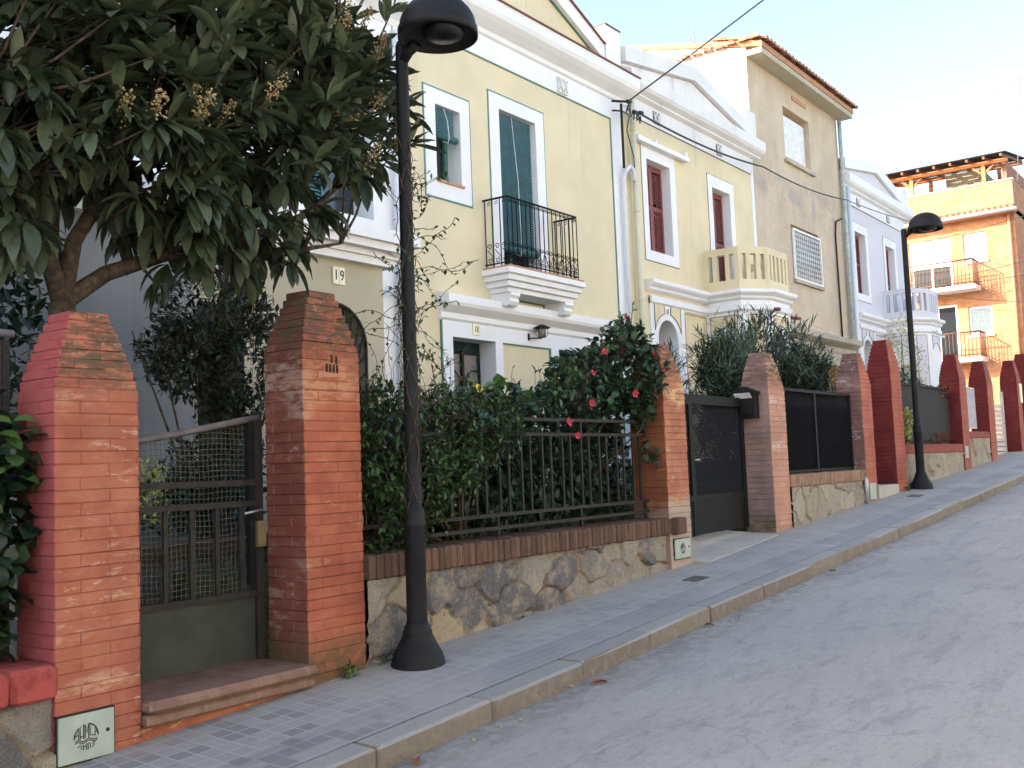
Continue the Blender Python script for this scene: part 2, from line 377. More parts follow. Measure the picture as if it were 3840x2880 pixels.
def road_mat():
    t = NT('worn_concrete_road', .85, .3); x, y, z = t.sep(t.pos())
    a = t.mix(t.ramp(t.noise(.45, 5, .6), .3, .72), (.275, .265, .258), (.33, .318, .305))
    s1 = t.noise(1, 8, .72, vec=t.pos((1.5, 5, 3)), dist=.6); a = t.mix(t.mul(t.ramp(s1, .48, .64), .42), a, (.155, .152, .16))
    s3 = t.noise(20, 7, .8, vec=t.pos((.6, 1.3, 1))); a = t.mix(t.mul(t.ramp(s3, .53, .62), .32), a, (.135, .13, .13)); a = t.mix(t.mul(t.ramp(s3, .46, .38), .4), a, (.36, .345, .32))
    s2 = t.noise(1, 6, .7, vec=t.pos((9, 42, 5)), dist=1.2); a = t.mix(t.mul(t.mul(t.ramp(s2, .60, .68), t.ramp(s1, .42, .55)), .65), a, (.11, .11, .12))
    a = t.mix(t.mul(t.ramp(t.noise(7, 7, .75), .60, .70), .35), a, (.33, .325, .31))
    g = t.noise(170, 3, .8); a = t.mix(t.mul(t.ramp(g, .55, .66), .5), a, (.12, .12, .12)); a = t.mix(t.mul(t.ramp(g, .44, .34), .45), a, (.42, .41, .39))
    g2 = t.noise(55, 5, .85); a = t.mix(t.mul(t.ramp(g2, .60, .68), .5), a, (.115, .11, .11)); a = t.mix(t.mul(t.ramp(g2, .38, .30), .4), a, (.42, .41, .38))
    vo = t.n('TexVoronoi'); vo.feature = 'DISTANCE_TO_EDGE'; vo.inputs['Scale'].default_value = .55
    wv = t.n('VectorMath'); wv.operation = 'ADD'; nz = t.n('TexNoise'); nz.inputs['Scale'].default_value = 2.2; nz.inputs['Detail'].default_value = 6; t.l(t.pos(), nz.inputs['Vector']); sc = t.n('VectorMath'); sc.operation = 'SCALE'; sc.inputs['Scale'].default_value = .7; t.l(nz.outputs['Color'], sc.inputs[0]); t.l(t.pos(), wv.inputs[0]); t.l(sc.outputs[0], wv.inputs[1]); t.l(wv.outputs[0], vo.inputs['Vector'])
    ck = t.mul(t.ramp(vo.outputs['Distance'], .008, .003), t.ramp(t.noise(.8, 3), .50, .60)); a = t.mix(t.mul(ck, .22), a, (.10, .095, .09))
    edge = t.mul(t.ramp(y, 3.05, 3.46), t.ramp(t.noise(9, 6, .7), .38, .62)); a = t.mix(t.mul(edge, .6), a, (.15, .125, .095))
    t.col(a); p = t.bump(g, .5, .004); p = t.bump(g2, .4, .006, p); t.bump(ck, .15, -.004, p); return t.m
M['road'] = road_mat()
def paver_mat():
    t = NT('sidewalk_tiles', .8, .3); x, y, z = t.sep(t.pos()); v = t.comb(x, t.mul(y, -3.67, 'ADD'))
    def br(wd, hh, off=0, m=.005):
        b = t.n('TexBrick'); t.l(v, b.inputs['Vector']); b.inputs['Scale'].default_value = 1; b.inputs['Brick Width'].default_value = wd; b.inputs['Row Height'].default_value = hh
        b.offset = off; b.inputs['Mortar Size'].default_value = m; b.inputs['Mortar Smooth'].default_value = .3; b.inputs['Color1'].default_value = (0, 0, 0, 1); b.inputs['Color2'].default_value = (1, 1, 1, 1); return b
    b = br(.1, .1, 0, .006); s = br(6, .07, 0, .003)
    a = t.mix(b.outputs['Color'], (.255, .248, .242), (.315, .306, .298))
    inb = t.mul(t.ramp(y, 3.94, 3.93), 1.0)
    a = t.mix(t.mul(inb, .8), a, (.215, .216, .22))
    jf = t.mix(inb, b.outputs['Fac'], s.outputs['Fac'])
    j = t.n('RGBToBW'); t.l(jf, j.inputs[0])
    a = t.mix(t.mul(t.ramp(t.noise(1.2, 6, .6), .40, .70), .75), a, (.35, .335, .31))
    a = t.mix(t.mul(j.outputs[0], .6), a, (.42, .40, .36))
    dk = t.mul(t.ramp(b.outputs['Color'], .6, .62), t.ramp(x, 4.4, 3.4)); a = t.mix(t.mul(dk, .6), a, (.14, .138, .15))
    pa = t.noise(2.2, 7, .75); a = t.mix(t.mul(t.ramp(pa, .56, .64), .45), a, (.185, .175, .165))
    base = t.mul(t.ramp(y, 4.25, 4.55), t.ramp(t.noise(6, 6, .7), .38, .6)); a = t.mix(t.mul(base, .7), a, (.36, .30, .22))
    a = t.mix(t.mul(t.ramp(t.noise(50, 6, .8), .58, .72), .45), a, (.14, .135, .13))
    t.col(a); p = t.bump(j.outputs[0], .5, -.004); t.bump(t.noise(90, 4), .3, .003, p); return t.m
M['paver'] = paver_mat()
def kerb_mat():
    t = NT('granite_kerb', .85, .3); at = t.n('Attribute'); at.attribute_name = 'rnd'
    x, y, z = t.sep(t.pos()); nn = t.n('NewGeometry'); nx, ny, nz = t.sep(nn.outputs['Normal'])
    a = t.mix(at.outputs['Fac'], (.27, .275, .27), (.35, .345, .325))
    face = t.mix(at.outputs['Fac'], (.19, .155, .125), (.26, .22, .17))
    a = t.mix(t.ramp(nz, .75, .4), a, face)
    a = t.mix(t.mul(t.ramp(t.noise(14, 8, .75), .45, .65), .4), a, (.36, .32, .26))
    a = t.mix(t.mul(t.ramp(t.noise(40, 6, .8), .55, .7), .5), a, (.15, .14, .13))
    t.col(a); a = a; t.bump(t.noise(16, 9, .8), 1.0, .022); return t.m
M['kerb'] = kerb_mat()
M['concrete'] = stucco('pale_concrete', (.45, .42, .36), .15, (.1, .12, .05), .5, 60)
M['soil'] = plain('garden_soil', (.05, .055, .03), .95, .1, var=.5, sc=20, bump=.6)
M['terrain'] = plain('dry_ground', (.16, .14, .10), .95, .1, var=.3, sc=3)
M['steptile'] = None
def steptile():
    t = NT('terracotta_step_tile', .6, .35); x, y, z = t.sep(t.pos()); v = t.comb(t.mul(x, -2.97, 'ADD'), t.mul(y, -4.33, 'ADD'))
    b = t.n('TexBrick'); t.l(v, b.inputs['Vector']); b.inputs['Scale'].default_value = 1; b.offset = 0; b.inputs['Brick Width'].default_value = .33; b.inputs['Row Height'].default_value = .28
    b.inputs['Mortar Size'].default_value = .004
    a = t.mix(t.ramp(t.noise(6, 6, .7), .3, .7), (.15, .085, .06), (.25, .145, .10)); a = t.mix(t.mul(b.outputs['Fac'], .4), a, (.30, .24, .19))
    a = t.mix(t.mul(t.ramp(t.noise(28, 6, .75), .55, .7), .4), a, (.12, .08, .06))
    t.col(a); t.bump(t.noise(60, 5), .3, .003); return t.m
M['steptile'] = steptile()
def brick_far():
    return brick_paint('orange_facing_brick', (.42, .175, .082), (.54, .26, .135), (.50, .34, .23), row=.075, width=.26, wear=.05, wearc=(.7, .6, .5), msize=.010, white=.0, bumpk=.2, spread=.6, far_tex=True)
M['brickfar'] = brick_far()
GX = lambda x, y=4.6: .057*x-1.47+.05*max(0, min(1, (y-3.5)/1.1))     # pavement height
RZ = lambda x: .057*x-1.55

# ---------------------------------------------------------------- ground, road, pavement, kerb
def sheet(name, mat, x0, x1, y0, y1, zf, nx, ny, label=None):
    mb = MB(); V = []
    for i in range(nx+1):
        for j in range(ny+1):
            x = x0+(x1-x0)*i/nx; y = y0+(y1-y0)*j/ny; V.append((x, y, zf(x, y)))
    mb.v = V
    for i in range(nx):
        for j in range(ny):
            a = i*(ny+1)+j; mb.f.append((a, a+ny+1, a+ny+2, a+1)); mb.m.append(0); mb.r.append(.5); mb.sm.append(True)
    o = mb.build(name, mat); return tag(o, kind='structure')
sheet('terrain', M['terrain'], -300, 700, -400, 500, lambda x, y: .057*max(-60, min(x, 120))-2.2, 40, 30)
sheet('road', M['road'], -14, 60, -9, 3.5, lambda x, y: RZ(x)+.018*math.cos((y+2.5)*.5)-.012, 74, 24)
sheet('sidewalk', M['paver'], -14, 60, 3.655, 4.9, lambda x, y: GX(x, y), 148, 4)
rng = random.Random(3); mb = MB(); x = -14.0
while x < 60:
    L = rng.uniform(.75, 1.05); b = len(mb.v); yo = 3.49+rng.uniform(-.012, .012)
    mb.rbox(x+.003, x+L-.003, yo, 3.69, 0, 1, b=.014, r=rng.random(), j=.009, rng=rng)
    n = (len(mb.v)-b)//4
    for k in range(b, len(mb.v)):
        q = mb.v[k]; lay = (k-b)//n; zt = GX(q[0], 3.5)+.004+rng.uniform(-.002, .002)
        z = {0: RZ(q[0])-.12, 1: RZ(q[0])-.1, 2: zt-.014, 3: zt}[lay]; mb.v[k] = (q[0], q[1], z)
    x += L
tag(mb.build('kerb', M['kerb']), kind='structure')
mb = MB()                                  # concrete apron in front of the black gate
mb.hexa([(8.72, 4.36, GX(8.72)-.1), (10.6, 4.46, GX(10.6)-.1), (10.75, 5.6, -.72-.1), (8.6, 5.6, -.72-.1)],
        [(8.72, 4.36, GX(8.72, 4.36)+.006), (10.6, 4.46, GX(10.6, 4.46)+.006), (10.75, 5.6, -.745), (8.6, 5.6, -.745)])
tag(mb.build('driveway', M['concrete']), kind='structure')
def garden(x0, x1, z, name='garden_ground', y0=4.75): tag(MB().box(x0, x1, y0, 8.6, z-1.2, z).build(name, M['soil']), kind='structure')
garden(-14, 2.75, -1.0); garden(2.75, 4.26, -1.13); garden(4.26, 8.6, -.62); garden(8.6, 11.0, -.76, y0=5.2); garden(11.0, 14.3, -.3); garden(14.3, 19.5, -.02, y0=4.95); garden(19.5, 31, .25, y0=5.0)

# ---------------------------------------------------------------- building parts
def wall_mesh(x0, x1, z0, z1, holes, yf=8.5, yb=8.75, m=0, poly=None):
    mb = MB(); xs = sorted({x0, x1, *[h[0] for h in holes], *[h[1] for h in holes]}); zs = sorted({z0, z1, *[h[2] for h in holes], *[h[3] for h in holes]})
    for i in range(len(xs)-1):
        for j in range(len(zs)-1):
            cx = (xs[i]+xs[i+1])/2; cz = (zs[j]+zs[j+1])/2
            if any(h[0] < cx < h[1] and h[2] < cz < h[3] for h in holes): continue
            mb.quad((xs[i], yf, zs[j]), (xs[i+1], yf, zs[j]), (xs[i+1], yf, zs[j+1]), (xs[i], yf, zs[j+1]))
    for a, b, c, d in holes:
        mb.quad((a, yf, c), (a, yf, d), (a, yb, d), (a, yb, c)); mb.quad((b, yf, d), (b, yf, c), (b, yb, c), (b, yb, d))
        mb.quad((a, yf, d), (b, yf, d), (b, yb, d), (a, yb, d)); mb.quad((b, yf, c), (a, yf, c), (a, yb, c), (b, yb, c))
    return mb
def ring(o, i, y0, y1, mb=None):     # flat frame: outer (x0,x1,z0,z1), inner likewise, as four butted boxes
    mb = mb or MB()
    mb.box(o[0], o[1], y0, y1, i[3], o[3]); 
    if i[2]-o[2] > .005: mb.box(o[0], o[1], y0, y1, o[2], i[2])
    mb.box(o[0], i[0], y0, y1, i[2], i[3]); mb.box(i[1], o[1], y0, y1, i[2], i[3]); return mb
def outline(o, t, y0, y1, bottom=True, mb=None):
    mb = mb or MB(); x0, x1, z0, z1 = o
    mb.box(x0-t, x1+t, y0, y1, z1, z1+t); mb.box(x0-t, x0, y0, y1, z0, z1); mb.box(x1, x1+t, y0, y1, z0, z1)
    if bottom: mb.box(x0-t, x1+t, y0, y1, z0-t, z0)
    return mb
def window_frame(par, outer, op, line=None, lt=.022, depth=.22, yf=8.5, name='window_surround', bottom=True, mat='white'):
    f = ring(outer, op, yf-.012, yf+depth).build(name, M[mat], par)
    if line: outline(outer, lt, yf-.006, yf+.02, bottom).build('painted_outline', M[line], par)
    return f
def louvre_shutter(par, x0, x1, z0, z1, y, mat='maroon', leaves=1, mid=.52):
    fr = MB(); w = (x1-x0)/leaves
    for k in range(leaves):
        a = x0+k*w; b = a+w; s = .055
        fr.box(a, a+s, y, y+.04, z0, z1); fr.box(b-s, b, y, y+.04, z0, z1)
        zm = z0+(z1-z0)*mid
        for q in ((z0, z0+.09), (zm-.04, zm+.04), (z1-.09, z1)): fr.box(a+s, b-s, y+.001, y+.039, *q)
        z = z0+.11
        while z < z1-.11:
            if abs(z-zm) > .07: fr.hexa([(a+s, y+.004, z), (b-s, y+.004, z), (b-s, y+.030, z+.030), (a+s, y+.030, z+.030)], [(a+s, y+.004, z+.008), (b-s, y+.004, z+.008), (b-s, y+.030, z+.038), (a+s, y+.030, z+.038)])
            z += .046
    o = fr.build('shutter', M[mat], par); 
    return o
def blind(par, x0, x1, z0, z1, y, roll=.05):
    mb = MB(); z = z1
    rg = random.Random(int(x0*100))
    while z > z0:
        d = rg.uniform(-.002, .002)
        mb.hexa([(x0, y+.012+d, z-.026), (x1, y+.012-d, z-.026), (x1, y+.018, z-.026), (x0, y+.018, z-.026)], [(x0, y+d, z-.002), (x1, y-d, z-.002), (x1, y+.006, z-.002), (x0, y+.006, z-.002)]); z -= .036
    o = mb.build('roller_blind', M['blind'], par)
    MB().tube([(x0-.01, y-.02, z0), ((x0+x1)/2, y-.025, z0-.01), (x1+.01, y-.02, z0)], roll, 12).build('rolled_slats', M['blind_dark'], o)
    cx = x0+(x1-x0)*.42
    MB().tube([(cx, y-.03, z1), (cx+.01, y-.045-roll, (z0+z1)/2), (cx+.03, y-.05-roll, z0-.02), (cx+.01, y-.04-roll, z0-.10), (cx-.02, y-.03, z0-.06)], .005, 5).build('blind_cord', M['cord'], o)
    return o
def cornice(name, mat, par, x0, x1, prof, yf=8.5, endcap=True):   # prof: list of (projection, z) from bottom to top
    pts = [(yf+.05, prof[0][1])]+[(yf-p, z) for p, z in prof]+[(yf+.05, prof[-1][1])]
    return MB().prism(pts, 'x', x0, x1).build(name, mat, par)
def offset_path(path, d):                                         # path in XY, offset outward (towards -Y side)
    out = []
    for i, p in enumerate(path):
        ns = []
        for a, b in ((i-1, i), (i, i+1)):
            if 0 <= a and b < len(path):
                t = Vector((path[b][0]-path[a][0], path[b][1]-path[a][1])).normalized(); ns.append(Vector((t.y, -t.x)))
        n = sum(ns, Vector((0, 0))).normalized(); k = d/max(.4, n.dot(ns[0])); out.append((p[0]+n.x*k, p[1]+n.y*k))
    return out
def band(name, mat, par, path, prof):                             # moulding following a path
    mb = MB(); rows = []
    for pr, z in prof: rows.append([(x, y, z) for x, y in offset_path(path, pr)])
    rows = [[(x, y, prof[0][1]) for x, y in offset_path(path, -.05)]]+rows+[[(x, y, prof[-1][1]) for x, y in offset_path(path, -.05)]]
    for a, b in zip(rows, rows[1:]):
        for i in range(len(path)-1): mb.quad(a[i], a[i+1], b[i+1], b[i])
    for e in (0, -1):
        mb.quad(*[r[e] for r in rows])
    return mb.build(name, mat, par)
def shell(par, x0, x1, z0, z1, mat, roofz=None, yb=15.0):         # side, rear and roof of the house body
    mb = MB(); z1r = roofz or z1
    mb.quad((x0, 8.5, z0), (x0, 8.5, z1r), (x0, yb, z1r), (x0, yb, z0)); mb.quad((x1, 8.5, z0), (x1, yb, z0), (x1, yb, z1r), (x1, 8.5, z1r))
    mb.quad((x0, yb, z0), (x0, yb, z1r), (x1, yb, z1r), (x1, yb, z0))
    mb.build('rear_wall', mat, par)
    MB().box(x0, x1, 8.75, yb, z1r-.3, z1r-.05).build('roof', M['terra'], par)
def text(s, size, loc, mat, par=None, name='digits', depth=.003, xs=1.0, rotz=0):
    cu = bpy.data.curves.new('t', 'FONT'); cu.body = s; cu.size = size; cu.extrude = depth; cu.align_x = 'CENTER'; cu.align_y = 'CENTER'
    o = bpy.data.objects.new('t', cu); COL.objects.link(o)
    me = bpy.data.meshes.new_from_object(o); bpy.data.objects.remove(o)
    r = Matrix.Rotation(rotz, 4, 'Z') @ Matrix.Rotation(math.pi/2, 4, 'X') @ Matrix.Diagonal((xs, 1, 1, 1))
    me.transform(r); me.materials.clear(); me.materials.append(mat)
    q = bpy.data.objects.new(name, me); COL.objects.link(q); q.location = loc
    if par: q.parent = par; q.location = Vector(loc)-par.location
    return q
def spiral(c, R, a0, turns, plane='x', n=14, hand=1):             # flat scroll in the (X,Z) or (Y,Z) plane
    out = []
    for i in range(n+1):
        f = i/n; a = a0+hand*turns*2*math.pi*f; r = R*(1-f*.82); u = r*math.cos(a); v = r*math.sin(a)
        out.append((c[0]+u, c[1], c[2]+v) if plane == 'x' else (c[0], c[1]+u, c[2]+v))
    return out

# ---------------------------------------------------------------- house 18 (cream, green lines)
def house18():
    par = thing('terraced_house', (11.9, 8.5, -.7), 'cream two-storey house with green outlines, teal roller blinds and scrolled iron balcony', 'house')
    x0, x1 = 9.12, 14.66; W = M['white']
    holes = [(9.85, 10.39, 3.73, 4.79), (11.22, 12.14, 2.71, 5.08), (10.05, 10.95, -.75, 1.73), (12.46, 13.5, .3, 1.73)]
    wall_mesh(x0, x1, -1.0, 7.0, holes).build('wall', M['cream'], par)
    MB().prism([(x0, 6.4), (x1, 6.4), (x1, 6.6), (14.0, 6.83), (11.89, 7.72), (9.78, 6.83), (x0, 6.6)], 'y', 8.503, 8.75).build('gable', M['cream'], par)
    shell(par, x0, x1, -1.5, 7.0, M['white_old'])
    # white pilasters, frieze and cornice
    box('pilaster', W, par, 14.29, x1-.002, 8.49, 8.52, -1.0, 5.70); box('pilaster', W, par, x0+.002, 9.20, 8.49, 8.52, -1.0, 5.70)
    box('frieze', W, par, x0+.002, x1-.002, 8.488, 8.52, 5.70, 6.10)
    g = MB(); g.box(14.268, 14.29, 8.484, 8.51, -1.0, 5.70); g.box(9.20, 9.222, 8.484, 8.51, -1.0, 5.70); g.box(9.222, 14.268, 8.484, 8.51, 5.678, 5.70); g.build('painted_outline', M['green_line'], par)
    cornice('cornice', W, par, x0-.12, x1+.16, [(.012, 6.02), (.05, 6.04), (.06, 6.10), (.20, 6.17), (.27, 6.22), (.30, 6.28), (.30, 6.435)])
    box('capping', M['redline'], par, x0-.13, x1+.17, 8.17, 8.52, 6.435, 6.455)
    # gable coping
    def rake(xa, za, xb, zb, t0=-.0):
        m = MB(); m.hexa([(xa, 8.40, za-.26), (xb, 8.40, zb-.26), (xb, 8.8, zb-.26), (xa, 8.8, za-.26)], [(xa, 8.40, za), (xb, 8.40, zb), (xb, 8.8, zb), (xa, 8.8, za)]); m.build('gable_coping', W, par)
        m = MB(); m.hexa([(xa, 8.36, za), (xb, 8.36, zb), (xb, 8.82, zb), (xa, 8.82, za)], [(xa, 8.36, za+.02), (xb, 8.36, zb+.02), (xb, 8.82, zb+.02), (xa, 8.82, za+.02)]); m.build('coping_edge', M['redline'], par)
        m = MB(); m.hexa([(xa, 8.47, za-.28), (xb, 8.47, zb-.28), (xb, 8.5, zb-.28), (xa, 8.5, za-.28)], [(xa, 8.47, za-.258), (xb, 8.47, zb-.258), (xb, 8.5, zb-.262), (xa, 8.5, za-.262)]); m.build('painted_outline', M['green_line'], par)
    rake(11.89, 7.72, 14.05, 6.85); rake(9.73, 6.85, 11.89, 7.72)
    for a in (14.07, 9.2):
        box('parapet_post', W, par, a, a+.46, 8.38, 9.0, 6.457, 7.20); box('coping_edge', M['redline'], par, a-.01, a+.47, 8.36, 9.02, 7.20, 7.22)
    # grille in the frieze
    m = MB(); m.box(12.74, 13.0, 8.46, 8.49, 5.72, 5.96)
    v = m.build('vent', M['white_old'], par)
    m = MB()
    for k in range(2):
        c = 12.805+.13*k
        for s in (-1, 1): m.tube([(c-.05, 8.452, 5.84-s*.1), (c+.05, 8.452, 5.84+s*.1)], .010, 5)
    m.build('lattice', M['white_old'], v)
    # small window
    w = window_frame(par, (9.66, 10.57, 3.53, 4.97), (9.87, 10.37, 3.76, 4.77), 'green_line', .025, .3)
    blind(w, 9.88, 10.30, 4.37, 4.76, 8.54, .045); box('sill', M['terra'], w, 9.86, 10.40, 8.46, 8.7, 3.735, 3.765)
    m = ring((9.87, 10.37, 3.765, 4.77), (9.93, 10.31, 3.83, 4.71), 8.72, 8.76); m.build('sash', M['green_line'], w)
    box('pane', M['darkglass'], w, 9.87, 10.37, 8.762, 8.78, 3.765, 4.77)
    # balcony door
    w = window_frame(par, (11.02, 12.33, 2.71, 5.26), (11.24, 12.12, 2.71, 5.06), 'green_line', .025, .3, name='door_surround', bottom=False)
    blind(w, 11.25, 12.11, 3.10, 5.05, 8.58, .06)
    m = ring((11.24, 12.12, 2.71, 5.06), (11.31, 12.05, 2.85, 4.98), 8.70, 8.75); m.box(11.65, 11.71, 8.70, 8.75, 2.85, 4.98); m.build('door_frame', M['blind_dark'], w)
    box('pane', M['darkglass'], w, 11.24, 12.12, 8.752, 8.77, 2.71, 5.06)
    # balcony: stepped slab, brackets, railing
    b = bpy.data.objects.new('balcony', None); COL.objects.link(b); b.parent = par; b.location = Vector((11.67, 8.3, 2.7))-par.location
    def bp(mb, name, mat):
        o = mb.build(name, mat); o.parent = b; o.location = -Vector((11.67, 8.3, 2.7)); return o
    m = MB(); X0, X1 = 10.74, 12.60
    for (d, za, zb) in ((0, 2.60, 2.68), (.045, 2.52, 2.60), (.09, 2.44, 2.52), (.14, 2.37, 2.44)): m.rbox(X0+d, X1-d, 8.03+d, 8.52, za, zb, b=.008)
    bp(m, 'slab', W); bp(MB().box(X0+.03, X1-.03, 8.045, 8.5, 2.68, 2.71), 'floor_tiles', M['terra'])
    for c in (11.02, 12.32):
        m = MB(); pts = [(8.5, 1.98), (8.5, 2.37), (8.16, 2.37), (8.15, 2.33), (8.19, 2.29), (8.17, 2.25), (8.20, 2.20), (8.25, 2.18), (8.30, 2.21), (8.36, 2.17), (8.42, 2.05), (8.46, 1.98)]
        m.prism(pts, 'x', c-.10, c+.10); bp(m, 'bracket', W)
    m = MB(); m.box(11.16, 12.17, 8.486, 8.5, 2.34, 2.36); m.box(12.15, 12.17, 8.486, 8.5, 1.98, 2.34); m.build('painted_outline', M['blind_dark'], par)
    rx0, rx1, ry = 10.83, 12.51, 8.10; zb, zt = 2.76, 3.65
    for nm, pth, r in (('top_rail', [(rx0-.02, 8.5, zt), (rx0, ry, zt), (rx1, ry, zt), (rx1, 8.5, zt)], .014), ('bottom_rail', [(rx0, 8.5, zb), (rx0, ry, zb), (rx1, ry, zb), (rx1, 8.5, zb)], .010)):
        m = MB()
        for a, c in zip(pth, pth[1:]): m.tube([a, c], r, 6)
        bp(m, nm, M['iron'])
    pos = [(rx0+(rx1-rx0)*i/16, ry) for i in range(17)]+[(x, ry+(8.48-ry)*i/3) for x in (rx0, rx1) for i in (1, 2, 3)]
    for (x, y) in pos: bp(MB().tube([(x, y, zb-.04), (x, y, zt)], .0075, 6), 'baluster', M['iron'])
    s = (rx1-rx0)/16
    for i in range(16):
        m = MB()
        c = rx0+s*(i+.5)
        for h in (-1, 1):
            m.tube(spiral((c+h*.024, ry-.002, zt-.05), .026, math.pi/2, 1.2, 'x', 9, h), .0045, 4)
        bp(m, 'scrollwork', M['iron']); m = MB()
        h = 1 if i % 2 else -1
        m.tube([(c-h*s*.45, ry, zb+.14), (c, ry, zb+.09), (c+h*s*.35, ry, zb+.2)]+[], .0055, 4)
        m.tube(spiral((c-h*.008, ry, zb+.24), .042, -math.pi*.1 if h > 0 else math.pi*1.1, 1.3, 'x', 11, h), .0055, 4)
        m.tube(spiral((c, ry, zb+.055), .042, math.pi*.6, 1.3, 'x', 11, h), .0055, 4)
        bp(m, 'scrollwork', M['iron'])
    for x in (rx0, rx1):
        for i in range(3):
            m = MB(); c = ry+(8.48-ry)*(i+.5)/3
            m.tube(spiral((x, c, zt-.05), .035, math.pi/2, 1.3, 'y', 9), .0045, 4); bp(m, 'scrollwork', M['iron']); m = MB(); m.tube(spiral((x, c, zb+.24), .045, 0, 1.3, 'y', 11), .0055, 4); m.tube(spiral((x, c, zb+.055), .045, 2, 1.3, 'y', 11), .0055, 4)
            m.tube([(x, c-.05, zb+.1), (x, c+.04, zb+.2)], .0055, 4); bp(m, 'scrollwork', M['iron'])
    # ground floor: white surround with ledge, door, panel, barred window
    ring((9.86, 14.1, -1.0, 2.0), (10.05, 10.95, -1.0, 1.73), 8.47, 8.52).build('door_surround', W, par) if False else None
    m = MB(); m.box(9.86, 14.1, 8.47, 8.76, 1.727, 2.0); m.box(9.86, 10.053, 8.47, 8.75, -1.0, 1.727); m.box(10.947, 11.11, 8.47, 8.75, -1.0, 1.727); m.box(12.27, 12.463, 8.47, 8.71, -1.0, 1.727); m.box(13.497, 14.1, 8.47, 8.6, -1, 1.727); m.build('ground_floor_surround', W, par)
    m = MB(); m.box(9.838, 9.86, 8.475, 8.51, -1.0, 2.0); m.box(11.11, 12.27, 8.478, 8.5, 1.71, 1.73); m.box(12.25, 12.27, 8.478, 8.5, -.9, 1.71); m.build('painted_outline', M['green_line'], par)
    cornice('ledge', W, par, 9.80, 14.16, [(.03, 1.93), (.06, 1.96), (.06, 2.03), (.12, 2.07), (.18, 2.11), (.20, 2.15), (.20, 2.25), (.02, 2.29)])
    d = box('front_door', M['darkdoor'], par, 10.05, 10.95, 8.76, 8.80, -.75, 1.73)
    box('glazing', M['frosted'], d, 10.12, 10.50, 8.745, 8.755, -.4, 1.55); box('glazing', M['frosted'], d, 10.56, 10.86, 8.745, 8.755, -.4, 1.55)
    m = MB(); m.box(10.505, 10.545, 8.70, 8.74, -.6, 1.6)
    for k in range(4):
        z = 1.3-k*.4
        for c, h in ((10.32, 1), (10.72, -1)): m.tube([(c-h*.18, 8.72, z+.0), (c-h*.08, 8.72, z+.05), (c+h*.05, 8.72, z+.02), (c+h*.16, 8.72, z-.1), (c+h*.12, 8.72, z-.18)], .010, 5)
    m.build('door_ironwork', M['gatepaint'], d)
    box('pane', M['darkglass'], par, 12.46, 13.5, 8.72, 8.74, .3, 1.73)
    m = MB()
    for i in range(11): m.tube([(12.5+i*.096, 8.49, .3), (12.5+i*.096, 8.49, 1.73)], .009, 5)
    m.build('window_bars', M['iron'], par)
    m = MB(); m.tube([(9.04, 8.42, -1), (9.04, 8.42, 2.9), (9.04, 8.40, 5.45)], .045, 10); m.build('downpipe', M['pipewhite'], par)
    m = MB(); m.tube([(14.50, 8.42, -1), (14.50, 8.42, 4.72), (14.53, 8.38, 4.85), (14.62, 8.36, 4.93), (14.73, 8.36, 4.90), (14.78, 8.37, 4.80), (14.78, 8.38, 4.72)], .036, 10); m.build('conduit', M['pipewhite'], par)
    return par
house18()

